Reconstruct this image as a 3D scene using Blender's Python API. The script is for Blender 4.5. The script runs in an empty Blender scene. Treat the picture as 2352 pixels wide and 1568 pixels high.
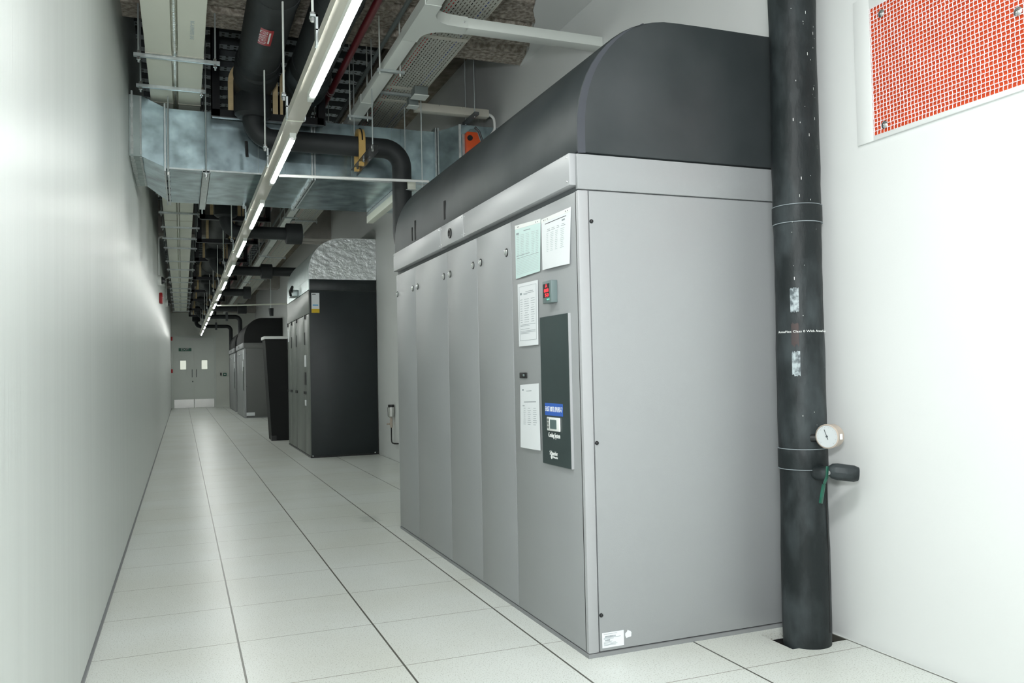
import bpy, bmesh, math, random
from mathutils import Vector, Matrix
random.seed(7)
S = bpy.context.scene
COL = S.collection
# ------------------------------------------------------------------ camera
W, H = 2352, 1568
FPX, YAW, PITCH, ROLL, CH = 1912.05, 0.377938, 0.0334629, -0.0216486, 1.1794
f_ = Vector((math.sin(YAW)*math.cos(PITCH), math.cos(YAW)*math.cos(PITCH), math.sin(PITCH)))
r_ = Vector((math.cos(YAW), -math.sin(YAW), 0)); u_ = r_.cross(f_)
c_, s_ = math.cos(ROLL), math.sin(ROLL)
r2 = r_*c_ + u_*s_; u2 = u_*c_ - r_*s_
cam = bpy.data.cameras.new('camera'); co = bpy.data.objects.new('camera', cam); COL.objects.link(co)
cam.sensor_width = 36; cam.lens = 36*FPX/W; cam.clip_start = .05; cam.clip_end = 200
m = Matrix((r2, u2, -f_)).transposed().to_4x4(); m.translation = Vector((0, 0, CH))
co.matrix_world = m
S.camera = co
# ------------------------------------------------------------------ world, light, exposure
wd = bpy.data.worlds.new('world'); S.world = wd; wd.use_nodes = True
wd.node_tree.nodes['Background'].inputs[0].default_value = (.8, .9, .88, 1)
wd.node_tree.nodes['Background'].inputs[1].default_value = .3
def area(name, loc, aim, size, power, col=(1, 1, 1)):
    l = bpy.data.lights.new(name, 'AREA'); l.shape = 'DISK'; l.size = size; l.energy = power; l.color = col
    o = bpy.data.objects.new(name, l); COL.objects.link(o); o.location = loc
    o.rotation_euler = (Vector(aim)-Vector(loc)).to_track_quat('-Z', 'Y').to_euler(); return o
area('camera_flash', (-.08, -.10, 1.62), (.95, 3.2, 2.25), .28, 49, (.96, .99, 1))
area('added_overhead_fill', (.75, .6, 3.25), (.75, 1.3, 0), .5, 50, (.97, .99, 1))  # unseen overhead fill, added to brighten the near floor and walls
TUBE = 62
S.view_settings.view_transform = 'Standard'; S.view_settings.look = 'None'
S.view_settings.gamma = 1; S.view_settings.use_curve_mapping = False
S.view_settings.exposure = 0.5
S.cycles.max_bounces = 8; S.cycles.transparent_max_bounces = 12
# ------------------------------------------------------------------ materials
def nm(name):
    mt = bpy.data.materials.new(name); mt.use_nodes = True
    nt = mt.node_tree; return mt, nt, nt.nodes['Principled BSDF']
def N(nt, t, **k):
    n = nt.nodes.new(t)
    for a, b in k.items():
        if a.startswith('i_'): n.inputs[int(a[2:])].default_value = b
        else: setattr(n, a, b)
    return n
def mat(name, col, rough=.5, metal=0., var=.0, vs=4., bump=0., bs=20., stretch=(1, 1, 1), spec=.5, col2=None, thr=None, detail=4):
    """principled with noise colour variation and noise bump"""
    mt, nt, b = nm(name)
    b.inputs['Base Color'].default_value = (*col, 1); b.inputs['Roughness'].default_value = rough
    b.inputs['Metallic'].default_value = metal; b.inputs['Specular IOR Level'].default_value = spec
    tc = N(nt, 'ShaderNodeTexCoord'); mp = N(nt, 'ShaderNodeMapping'); mp.inputs['Scale'].default_value = stretch
    nt.links.new(tc.outputs['Object'], mp.inputs[0])
    if var or col2:
        n = N(nt, 'ShaderNodeTexNoise'); n.inputs['Scale'].default_value = vs; n.inputs['Detail'].default_value = detail
        nt.links.new(mp.outputs[0], n.inputs['Vector'])
        cr = N(nt, 'ShaderNodeValToRGB'); t = thr or (.3, .7)
        cr.color_ramp.elements[0].position, cr.color_ramp.elements[1].position = t
        a = [max(0, c*(1-var)) for c in col]; z = col2 or [min(1, c*(1+var)) for c in col]
        cr.color_ramp.elements[0].color = (*a, 1); cr.color_ramp.elements[1].color = (*z, 1)
        nt.links.new(n.outputs[0], cr.inputs[0]); nt.links.new(cr.outputs[0], b.inputs['Base Color'])
    if bump:
        n = N(nt, 'ShaderNodeTexNoise'); n.inputs['Scale'].default_value = bs; n.inputs['Detail'].default_value = 5
        nt.links.new(mp.outputs[0], n.inputs['Vector'])
        bp = N(nt, 'ShaderNodeBump'); bp.inputs['Strength'].default_value = bump; bp.inputs['Distance'].default_value = .02
        nt.links.new(n.outputs[0], bp.inputs['Height']); nt.links.new(bp.outputs[0], b.inputs['Normal'])
    return mt
def emit(name, col, st):
    mt, nt, b = nm(name); b.inputs['Base Color'].default_value = (*col, 1)
    b.inputs['Emission Color'].default_value = (*col, 1); b.inputs['Emission Strength'].default_value = st; return mt
M = {}
M['wall_l'] = mat('wall_panel_left', (.615, .65, .63), .34, var=.035, vs=2.2, bump=.07, bs=10, stretch=(1, 6, .15), spec=.4)
M['wall_r'] = mat('wall_paint', (.715, .735, .725), .5, var=.015, vs=1.5, bump=.03, bs=40)
M['wall_far'] = mat('wall_paint_far', (.80, .83, .77), .55, var=.03, vs=1.5)
M['concrete'] = mat('sprayed_concrete', (.22, .19, .155), .95, col2=(.55, .50, .43), vs=30, bump=.9, bs=45, thr=(.38, .68), detail=8)
M['concrete_s'] = mat('smooth_concrete', (.42, .40, .37), .9, var=.15, vs=6, bump=.2, bs=30)
M['grey'] = mat('grey_powdercoat', (.31, .324, .33), .38, var=.012, vs=3, bump=.05, bs=260)
M['grey_shaded'] = mat('shaded_grey_powdercoat', (.14, .145, .14), .5, var=.02, vs=3)  # darker copy of the cabinet grey: shade painted into the far end panels
M['grey_l'] = mat('light_grey_powdercoat', (.38, .39, .40), .36, var=.01, vs=3, bump=.04, bs=260)
M['grey_d'] = mat('dark_grey_steel', (.10, .11, .115), .5)
M['green_grey'] = mat('green_grey_powdercoat', (.13, .145, .13), .38, var=.03, vs=3)
M['teal_black'] = mat('black_teal_powdercoat', (.012, .018, .020), .42, var=.12, vs=4)
M['rubber'] = mat('black_rubber_insulation', (.011, .014, .015), .6, col2=(.024, .028, .030), vs=2.2, bump=.22, bs=7, thr=(.35, .72))
M['rubber_hood'] = mat('dark_rubber_sheet', (.020, .027, .029), .52, col2=(.040, .047, .050), vs=2.6, bump=.06, bs=3, thr=(.35, .68))
M['rubber_pipe'] = mat('scuffed_rubber', (.010, .014, .015), .5, col2=(.06, .073, .078), vs=7, bump=.45, bs=12, spec=.3, thr=(.46, .80), stretch=(1, 1, .5), detail=9)
M['galv'] = mat('galvanised_sheet', (.42, .54, .58), .25, .82, var=.45, vs=6, bump=.05, bs=5, detail=8)
M['galv_u'] = mat('galvanised_sheet_dull', (.34, .40, .39), .5, .55, var=.18, vs=5, stretch=(.4, 3, 1), detail=6)
M['zinc'] = mat('zinc_strut', (.52, .57, .57), .38, .7, var=.1, vs=30)
M['rod'] = mat('zinc_rod', (.55, .60, .60), .4, .5)
M['white_metal'] = mat('white_coated_steel', (.72, .76, .72), .35)
M['cream'] = mat('cream_coated_steel', (.70, .73, .63), .4, var=.03, vs=2)
M['cream_d'] = mat('cream_trunking', (.56, .545, .475), .42, var=.03, vs=3)
M['foil'] = mat('aluminium_foil', (.88, .91, .92), .36, .62, var=.05, vs=12, bump=1., bs=13, stretch=(1, 1, 1.3))
M['foil_fine'] = mat('crinkled_foil', (.80, .80, .74), .25, .95, var=.1, vs=40, bump=1., bs=45)
M['foil_smooth'] = mat('aluminium_jacket', (.55, .62, .62), .38, .85, var=.08, vs=4, bump=.25, bs=5)
M['wood'] = mat('pale_wood', (.60, .47, .26), .6, var=.1, vs=6, stretch=(1, 1, 6))
M['ochre'] = mat('ochre_wood', (.58, .38, .12), .55, var=.12, vs=8)
M['blacksteel'] = mat('black_gloss_steel', (.006, .007, .009), .28)
M['deck'] = mat('dark_deck', (.06, .07, .075), .5, .3, var=.2, vs=8)
M['redpipe'] = mat('dark_red_paint', (.16, .012, .02), .28)
M['pipegrey'] = mat('grey_green_conduit', (.17, .20, .195), .45)
M['black'] = mat('black_plastic', (.012, .013, .014), .4)
M['blackcloth'] = mat('matt_black_sheet', (.003, .004, .0045), .75)
M['steel'] = mat('brushed_stainless', (.62, .62, .60), .25, .9, var=.06, vs=2, bump=.1, bs=4)
M['chrome'] = mat('chrome', (.7, .72, .72), .2, .95)
M['paper'] = mat('white_paper', (.78, .81, .83), .5, bump=.15, bs=6)
M['paper_g'] = mat('pale_green_paper', (.60, .76, .74), .5, bump=.15, bs=6)
M['ink'] = mat('grey_ink', (.28, .32, .34), .8)
M['ink_l'] = mat('faint_ink', (.50, .58, .58), .8)
M['ink_d'] = mat('dark_ink', (.05, .06, .065), .8)
M['blue'] = mat('blue_label', (.03, .12, .50), .4)
M['white'] = mat('white_plastic', (.8, .82, .8), .4)
M['panel'] = mat('dark_teal_panel', (.030, .048, .048), .3, var=.1, vs=5)
M['meter'] = mat('grey_green_plastic', (.15, .20, .20), .4)
M['screen'] = mat('lcd_screen', (.10, .15, .15), .2)
M['led'] = emit('red_led', (1, .03, .04), 1.3)
M['led_g'] = emit('green_led', (.1, 1, .5), .8)
M['tube'] = emit('lit_tube', (.97, 1, .96), TUBE)
M['orange'] = mat('orange_plastic', (.75, .10, .02), .4)
M['redback'] = mat('red_panel', (.56, .062, .010), .6, var=.08, vs=10)
M['mesh'] = mat('white_wire', (.80, .72, .76), .4)
M['red'] = mat('red_plastic', (.40, .01, .015), .35)
M['green'] = mat('green_enamel', (.005, .085, .052), .3, var=.2, vs=30)
M['exit'] = mat('green_sign', (.01, .13, .08), .4)
M['yellow'] = mat('yellow_label', (.72, .48, .01), .5)
M['skyblue'] = mat('light_blue_print', (.05, .35, .65), .5)
M['cable_r'] = mat('red_cable', (.6, .03, .03), .4)
M['cable_b'] = mat('blue_cable', (.03, .06, .35), .4)
M['cable_k'] = mat('black_cable', (.01, .01, .01), .5)
M['door'] = mat('door_paint', (.78, .83, .78), .35, var=.02, vs=2)
M['gap'] = mat('shadow_gap', (.01, .01, .01), .9)
M['glass'] = emit('lit_vision_panel', (.72, .76, .66), .55)
M['sealant'] = mat('grey_sealant', (.50, .54, .53), .7, var=.15, vs=20)
M['dial'] = mat('white_dial', (.52, .55, .56), .25)
M['beige'] = mat('beige_case', (.45, .38, .32), .35)
M['plinth'] = mat('plinth_grey', (.24, .25, .255), .5)
# floor tiles
def floor_mat():
    mt, nt, b = nm('access_floor_tiles')
    tc = N(nt, 'ShaderNodeTexCoord'); sp = N(nt, 'ShaderNodeSeparateXYZ'); nt.links.new(tc.outputs['Object'], sp.inputs[0])
    def line(out, off, w):
        a = N(nt, 'ShaderNodeMath', operation='ADD'); a.inputs[1].default_value = off; nt.links.new(out, a.inputs[0])
        p = N(nt, 'ShaderNodeMath', operation='PINGPONG'); p.inputs[1].default_value = .3; nt.links.new(a.outputs[0], p.inputs[0])
        l = N(nt, 'ShaderNodeMath', operation='LESS_THAN'); l.inputs[1].default_value = w/2; nt.links.new(p.outputs[0], l.inputs[0])
        return l.outputs[0]
    lx = line(sp.outputs[0], .3774+6, .0085); ly = line(sp.outputs[1], -.119-3.2+6.0+.0, .0042)
    n1 = N(nt, 'ShaderNodeTexNoise'); n1.inputs['Scale'].default_value = 170; n1.inputs['Detail'].default_value = 2
    nt.links.new(tc.outputs['Object'], n1.inputs['Vector'])
    cr = N(nt, 'ShaderNodeValToRGB'); e = cr.color_ramp.elements
    e[0].position = .30; e[0].color = (.40, .41, .36, 1); e[1].position = .44; e[1].color = (.71, .74, .71, 1)
    nt.links.new(n1.outputs[0], cr.inputs[0])
    n2 = N(nt, 'ShaderNodeTexNoise'); n2.inputs['Scale'].default_value = 1.1; n2.inputs['Detail'].default_value = 4
    nt.links.new(tc.outputs['Object'], n2.inputs['Vector'])
    cr2 = N(nt, 'ShaderNodeValToRGB'); e = cr2.color_ramp.elements
    e[0].position = .35; e[0].color = (.93, .92, .89, 1); e[1].position = .6; e[1].color = (1, 1, 1, 1)
    nt.links.new(n2.outputs[0], cr2.inputs[0])
    mx = N(nt, 'ShaderNodeMix', data_type='RGBA', blend_type='MULTIPLY'); mx.inputs[0].default_value = 1
    nt.links.new(cr.outputs[0], mx.inputs[6]); nt.links.new(cr2.outputs[0], mx.inputs[7])
    # worn grey smear on one tile
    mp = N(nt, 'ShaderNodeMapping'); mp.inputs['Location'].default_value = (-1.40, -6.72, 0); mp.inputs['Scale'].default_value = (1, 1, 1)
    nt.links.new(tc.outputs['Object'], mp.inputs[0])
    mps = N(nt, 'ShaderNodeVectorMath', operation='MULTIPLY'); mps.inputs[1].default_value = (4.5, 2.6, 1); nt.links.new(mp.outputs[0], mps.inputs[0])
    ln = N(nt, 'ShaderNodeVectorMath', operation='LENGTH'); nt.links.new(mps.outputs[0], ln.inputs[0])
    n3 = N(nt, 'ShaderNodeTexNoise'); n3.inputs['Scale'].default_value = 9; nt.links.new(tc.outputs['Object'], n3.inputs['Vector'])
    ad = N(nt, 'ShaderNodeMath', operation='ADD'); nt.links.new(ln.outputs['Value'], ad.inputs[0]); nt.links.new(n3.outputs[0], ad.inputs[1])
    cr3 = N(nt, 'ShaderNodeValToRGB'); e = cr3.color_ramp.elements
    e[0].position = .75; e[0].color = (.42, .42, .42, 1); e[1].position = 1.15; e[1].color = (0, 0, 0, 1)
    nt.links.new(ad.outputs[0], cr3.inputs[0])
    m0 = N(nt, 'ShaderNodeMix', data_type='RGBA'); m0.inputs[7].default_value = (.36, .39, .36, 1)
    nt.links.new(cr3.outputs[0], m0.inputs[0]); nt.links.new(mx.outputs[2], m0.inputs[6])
    m1 = N(nt, 'ShaderNodeMix', data_type='RGBA'); m1.inputs[7].default_value = (.20, .18, .15, 1)
    nt.links.new(ly, m1.inputs[0]); nt.links.new(m0.outputs[2], m1.inputs[6])
    m2 = N(nt, 'ShaderNodeMix', data_type='RGBA'); m2.inputs[7].default_value = (.09, .09, .075, 1)
    nt.links.new(lx, m2.inputs[0]); nt.links.new(m1.outputs[2], m2.inputs[6])
    nt.links.new(m2.outputs[2], b.inputs['Base Color']); b.inputs['Roughness'].default_value = .32
    return mt
M['floor'] = floor_mat()
# perforated plate: slots are real transparency
def perf_mat(name, col, px, py, fx, fy, stag, dark=False):
    mt, nt, b = nm(name); b.inputs['Base Color'].default_value = (*col, 1); b.inputs['Roughness'].default_value = .42
    tc = N(nt, 'ShaderNodeTexCoord'); sp = N(nt, 'ShaderNodeSeparateXYZ'); nt.links.new(tc.outputs['Object'], sp.inputs[0])
    def mth(op, a, v=None, w=None):
        n = N(nt, 'ShaderNodeMath', operation=op)
        for i, q in enumerate((a, v, w)):
            if q is None: continue
            if isinstance(q, (int, float)): n.inputs[i].default_value = q
            else: nt.links.new(q, n.inputs[i])
        return n.outputs[0]
    cx = mth('DIVIDE', sp.outputs[0], px); ix = mth('FLOOR', cx); u = mth('FRACT', cx)
    par = mth('MULTIPLY', mth('FLOORED_MODULO', ix, 2.), stag)
    v = mth('FRACT', mth('ADD', mth('DIVIDE', sp.outputs[1], py), par))
    a = mth('LESS_THAN', u, fx); c = mth('LESS_THAN', v, fy); s = mth('MULTIPLY', a, c)
    if dark:
        mx = N(nt, 'ShaderNodeMix', data_type='RGBA'); mx.inputs[6].default_value = (*col, 1); mx.inputs[7].default_value = (.02, .025, .03, 1)
        nt.links.new(s, mx.inputs[0]); nt.links.new(mx.outputs[2], b.inputs['Base Color'])
    else:
        nt.links.new(mth('SUBTRACT', 1., s), b.inputs['Alpha'])
    return mt
M['perf'] = perf_mat('perforated_tray_plate', (.44, .45, .40), .0225, .050, .30, .60, .5)
M['deckband'] = perf_mat('embossed_deck_band', (.50, .56, .60), .060, .06, .4, .5, .5, True)
# ------------------------------------------------------------------ mesh builder
class MB:
    def __init__(s): s.v = []; s.f = []
    def add(s, vs, fs):
        o = len(s.v); s.v += [tuple(v) for v in vs]; s.f += [tuple(i+o for i in f) for f in fs]; return s
    def box(s, a, b):
        x0, y0, z0 = (min(a[i], b[i]) for i in range(3)); x1, y1, z1 = (max(a[i], b[i]) for i in range(3))
        return s.add([(x0, y0, z0), (x1, y0, z0), (x1, y1, z0), (x0, y1, z0), (x0, y0, z1), (x1, y0, z1), (x1, y1, z1), (x0, y1, z1)],
                     [(0, 3, 2, 1), (4, 5, 6, 7), (0, 1, 5, 4), (1, 2, 6, 5), (2, 3, 7, 6), (3, 0, 4, 7)])
    def bar(s, p, q, w, h, up=(0, 0, 1)):
        p, q = Vector(p), Vector(q); d = (q-p).normalized(); up = Vector(up)
        if abs(d.dot(up)) > .99: up = Vector((0, 1, 0))
        r = d.cross(up).normalized(); u = r.cross(d)
        vs = [c + r*(sx*w/2) + u*(sz*h/2) for c in (p, q) for sx, sz in ((-1, -1), (1, -1), (1, 1), (-1, 1))]
        return s.add(vs, [(3, 2, 1, 0), (4, 5, 6, 7), (0, 1, 5, 4), (1, 2, 6, 5), (2, 3, 7, 6), (3, 0, 4, 7)])
    def prism(s, prof, a, b, axis='y'):
        n = len(prof)
        def P(p, t): return {'y': (p[0], t, p[1]), 'x': (t, p[0], p[1]), 'z': (p[0], p[1], t)}[axis]
        vs = [P(p, a) for p in prof] + [P(p, b) for p in prof]
        return s.add(vs, [tuple(range(n))[::-1], tuple(range(n, 2*n))] + [(i, (i+1) % n, n+(i+1) % n, n+i) for i in range(n)])
    def tube(s, path, r, seg=16, cap=True, rad=None):
        path = [Vector(p) for p in path]; n = len(path); rings = []
        d0 = (path[1]-path[0]).normalized(); ref = Vector((0, 0, 1)) if abs(d0.z) < .9 else Vector((0, 1, 0))
        side = d0.cross(ref).normalized()
        for i, p in enumerate(path):
            d = ((path[min(i+1, n-1)]-p).normalized() + (p-path[max(i-1, 0)]).normalized()).normalized()
            side = (side - d*side.dot(d)).normalized(); u = side.cross(d); rr = rad[i] if rad else r
            rings.append([p + (side*math.cos(t*2*math.pi/seg)+u*math.sin(t*2*math.pi/seg))*rr for t in range(seg)])
        vs = [v for R in rings for v in R]; fs = []
        for i in range(n-1):
            for t in range(seg): fs.append((i*seg+t, i*seg+(t+1) % seg, (i+1)*seg+(t+1) % seg, (i+1)*seg+t))
        if cap: fs += [tuple(range(seg))[::-1], tuple(range((n-1)*seg, n*seg))]
        return s.add(vs, fs)
    def cyl(s, p, q, r, seg=16, r1=None): return s.tube([p, q], r, seg, rad=None if r1 is None else [r, r1])
    def lathe(s, c, prof, axis, seg=24):
        """profile (radius, height along axis) closed at both ends"""
        c = Vector(c); ax = Vector(axis).normalized()
        return s.tube([c+ax*h for _, h in prof], 1, seg, rad=[max(r, 1e-4) for r, _ in prof]) if all(prof[i+1][1] > prof[i][1] for i in range(len(prof)-1)) else s._l(c, ax, prof, seg)
    def _l(s, c, ax, prof, seg):
        ref = Vector((0, 0, 1)) if abs(ax.z) < .9 else Vector((0, 1, 0)); a = ax.cross(ref).normalized(); b = a.cross(ax)
        vs = [c+ax*h+(a*math.cos(t*2*math.pi/seg)+b*math.sin(t*2*math.pi/seg))*max(r, 1e-4) for r, h in prof for t in range(seg)]
        n = len(prof); fs = [(i*seg+t, i*seg+(t+1) % seg, (i+1)*seg+(t+1) % seg, (i+1)*seg+t) for i in range(n-1) for t in range(seg)]
        return s.add(vs, fs+[tuple(range(seg))[::-1], tuple(range((n-1)*seg, n*seg))])
    def sphere(s, c, r, seg=16, half=None, axis=(0, 0, 1)):
        k = 8; pr = []
        for i in range(k+1):
            a = -math.pi/2 + math.pi*i/k
            if half and a < -1e-6: continue
            pr.append((r*math.cos(a), r*math.sin(a)))
        return s._l(Vector(c), Vector(axis).normalized(), pr, seg)
def fillet(pts, R, k=8):
    pts = [Vector(p) for p in pts]; out = [pts[0]]
    for i in range(1, len(pts)-1):
        a, p, b = pts[i-1], pts[i], pts[i+1]; d1 = (a-p).normalized(); d2 = (b-p).normalized()
        ang = d1.angle(d2); t = R/math.tan(ang/2); t = min(t, (a-p).length*.98, (b-p).length*.98)
        R2 = t*math.tan(ang/2); c = p + (d1+d2).normalized()*(R2/math.sin(ang/2))
        s0 = p+d1*t-c; s1 = p+d2*t-c; tot = s0.angle(s1)
        for j in range(k+1):
            w = j/k; out.append(c + (s0*math.sin((1-w)*tot)+s1*math.sin(w*tot))/math.sin(tot))
    out.append(pts[-1]); return out
BASE = {}
def mesh_of(name, mb, mt, off, smooth=None, bevel=0.):
    me = bpy.data.meshes.new(name)
    me.from_pydata([tuple(Vector(v)-off) for v in mb.v], [], mb.f)
    bm = bmesh.new(); bm.from_mesh(me); bmesh.ops.recalc_face_normals(bm, faces=bm.faces)
    if bevel: bmesh.ops.bevel(bm, geom=[e for e in bm.edges if len(e.link_faces) == 2 and e.calc_face_angle() > .6], offset=bevel, segments=2, profile=.5, affect='EDGES', clamp_overlap=True)
    if smooth is not False:
        for f in bm.faces: f.smooth = True
        for e in bm.edges:
            if len(e.link_faces) == 2 and e.calc_face_angle() > (.4 if bevel else .6): e.smooth = False
    bm.to_mesh(me); bm.free(); me.materials.append(M[mt] if isinstance(mt, str) else mt); return me
def part(name, mb, mt, parent, label=None, bevel=0., kind=None):
    off = BASE[parent.name]; o = bpy.data.objects.new(name, mesh_of(name, mb, mt, off, bevel=bevel)); COL.objects.link(o)
    o.parent = parent; BASE[o.name] = off
    if label: o['label'] = label
    if kind: o['kind'] = kind
    return o
def tagit(o, label, cat, group=None, kind=None):
    if label: o['label'] = label
    if cat: o['category'] = cat
    if group: o['group'] = group
    if kind: o['kind'] = kind
def thing(name, label, cat, loc, group=None):
    o = bpy.data.objects.new(name, None); COL.objects.link(o); o.empty_display_size = .1
    o.location = loc; BASE[o.name] = Vector(loc); tagit(o, label, cat, group); return o
def solo(name, mb, mt, label, cat, group=None, bevel=0., origin=None):
    xs = [[v[i] for v in mb.v] for i in range(3)]
    off = Vector(origin) if origin is not None else Vector(((min(xs[0])+max(xs[0]))/2, (min(xs[1])+max(xs[1]))/2, min(xs[2])))
    o = bpy.data.objects.new(name, mesh_of(name, mb, mt, off, bevel=bevel)); COL.objects.link(o); o.location = off
    BASE[o.name] = off; tagit(o, label, cat, group); return o
def struct(name, mb, mt, parent=None):
    off = BASE[parent.name] if parent else Vector((0, 0, 0))
    o = bpy.data.objects.new(name, mesh_of(name, mb, mt, off)); COL.objects.link(o); BASE[o.name] = off
    if parent: o.parent = parent
    else: o['kind'] = 'structure'
    return o
def dup(root, d, label=None):
    d = Vector(d); r = root.copy(); COL.objects.link(r); r.location = root.location+d; BASE[r.name] = BASE[root.name]+d
    if label: r['label'] = label
    for ch in list(root.children):
        c = ch.copy(); COL.objects.link(c); c.parent = r; BASE[c.name] = BASE[r.name]
        for g in ch.children:
            q = g.copy(); COL.objects.link(q); q.parent = c
    return r
def text_mb(txt, size, origin, right, up, width=None, bend=None, extr=.0006):
    """flat lettering centred on origin; bend=(centre, radius) wraps it on a vertical cylinder"""
    cu = bpy.data.curves.new('t', 'FONT'); cu.body = txt; cu.size = size; cu.align_x = 'CENTER'; cu.align_y = 'CENTER'; cu.extrude = extr; cu.resolution_u = 2
    ob = bpy.data.objects.new('t', cu); COL.objects.link(ob); bpy.context.view_layer.update()
    me = bpy.data.meshes.new_from_object(ob.evaluated_get(bpy.context.evaluated_depsgraph_get()))
    right, up = Vector(right).normalized(), Vector(up).normalized(); nrm = right.cross(up); o = Vector(origin)
    xs = [v.co.x for v in me.vertices]; sc = width/(max(xs)-min(xs)) if width else 1
    vs = []
    for v in me.vertices:
        x, y, z = v.co.x*sc, v.co.y, v.co.z
        if bend:
            c, R, a0 = bend; a = a0 + x/R; vs.append(Vector((c[0]+math.cos(a)*(R+z), c[1]+math.sin(a)*(R+z), o.z+y)))
        else: vs.append(o+right*x+up*y+nrm*z)
    mb = MB(); mb.add(vs, [tuple(p.vertices) for p in me.polygons])
    bpy.data.objects.remove(ob); bpy.data.curves.remove(cu); bpy.data.meshes.remove(me)
    return mb
ORD = 'first second third fourth fifth sixth seventh eighth ninth tenth eleventh twelfth thirteenth fourteenth fifteenth sixteenth seventeenth eighteenth nineteenth twentieth'.split()
XL, XR, YN, YF, ZC = -.366, 2.633, -4., 33.4, 4.28
# ------------------------------------------------------------------ setting
b = MB()   # floor with a cut-out round the near riser, dark pit below
hx0, hx1, hy0, hy1 = 2.335, 2.62, 2.815, 3.02
for a, c in (((XL-.1, YN, -.03), (hx0, YF, 0)), ((hx1, YN, -.03), (XR+.1, YF, 0)), ((hx0, YN, -.03), (hx1, hy0, 0)), ((hx0, hy1, -.03), (hx1, YF, 0))): b.box(a, c)
b.box((hx0-.01, hy0-.01, -.5), (hx1+.01, hy1+.01, -.45))
struct('floor', b, 'floor')
b = MB().box((hx0-.02, hy0-.02, -.45), (hx0-.005, hy1+.02, -.03)).box((hx0-.005, hy1+.005, -.45), (hx1, hy1+.02, -.03)).box((hx1+.005, hy0-.02, -.45), (hx1+.012, hy1+.02, -.03)).box((hx0, hy0-.02, -.45), (hx1, hy0-.005, -.03))
struct('trim_8', b, 'gap')
struct('wall_left', MB().box((XL-.12, YN, .028), (XL, YF+.1, ZC+.2)), 'wall_l')
struct('wall_right', MB().box((XR, YN, 0), (XR+.12, YF+.1, ZC+.2)), 'wall_r')
struct('wall_near', MB().box((XL-.1, YN-.12, 0), (XR+.1, YN, ZC+.2)), 'wall_r')  # unseen wall behind the camera, added to close the room and bounce light
struct('wall_far', MB().box((XL-.1, YF+.02, 0), (XR+.1, YF+.14, ZC+.2)), 'wall_far')
struct('baseboard_left', MB().box((XL-.1, YN, .0), (XL-.012, YF, .03)).box((XL-.012, YN, 0), (XL+.006, YF, .012)), 'plinth')
# ribbed metal deck
prof = []; y = 6.4
b = MB(); bb = MB()
DX = 1.82
b.box((XL-.1, YN, ZC+.05), (XR+.1, YF+.1, ZC+.2))
n = int((YF-YN)/.3)
for i in range(n+1):
    y = YN+.1+i*.3
    b.prism([(y, ZC+.05), (y+.03, ZC), (y+.15, ZC), (y+.18, ZC+.05)], XL, DX, 'x')
    b.box((XL, y+.215, ZC+.035), (DX, y+.225, ZC+.05)); b.box((XL, y+.255, ZC+.035), (DX, y+.265, ZC+.05))
    bb.box((XL, y+.035, ZC-.002), (DX, y+.145, ZC))
ceil = struct('ceiling', b, 'deck')
band = bpy.data.objects.new('deck_band', mesh_of('deck_band', bb, 'deckband', Vector())); COL.objects.link(band); band.parent = ceil
# concrete slab/beam near the camera with grooves
def groove_beam(name, y0, y1, zb, edges, mt='concrete'):
    pr = [(y0, ZC), (y0, zb)]
    for e in edges: pr += [(e, zb), (e+.004, zb+.12), (e+.05, zb+.11), (e+.13, zb)]
    pr += [(y1, zb), (y1, ZC)]
    return struct(name, MB().prism(pr, XL, XR, 'x'), mt)
M['slab_brown'] = mat('brown_slab', (.16, .135, .10), .9, col2=(.30, .26, .21), vs=9, bump=.4, bs=25)
struct('trim_6', MB().box((DX, 6.31, ZC-.04), (XR, 33.0, ZC+.05)), 'slab_brown')
groove_beam('trim_1', YN, 6.31, 3.70, [i*.40-3.6+.05 for i in range(24)][:0] + [5.06-.4*k for k in (7, 6, 5, 4, 3, 2, 1)] + [5.06, 5.49, 5.92])
groove_beam('trim_2', 15.75, 16.42, 3.70, [16.05], 'concrete_s')
groove_beam('trim_3', 24.6, 25.3, 3.66, [24.9], 'concrete_s')
struct('trim_5', MB().prism([(2.64, 6.32), (2.628, 6.31), (2.585, 6.08), (2.552, 5.93), (2.50, 5.78), (2.44, 5.61), (2.40, 5.45), (2.31, 5.28), (2.268, 5.13), (2.20, 4.6), (2.1, 3.0), (2.1, YN), (2.64, YN)], 3.69, ZC, 'z'), 'wall_r')
struct('trim_4', MB().box((XL, 32.9, 3.56), (XR, YF+.02, ZC)), 'concrete_s')
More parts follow.
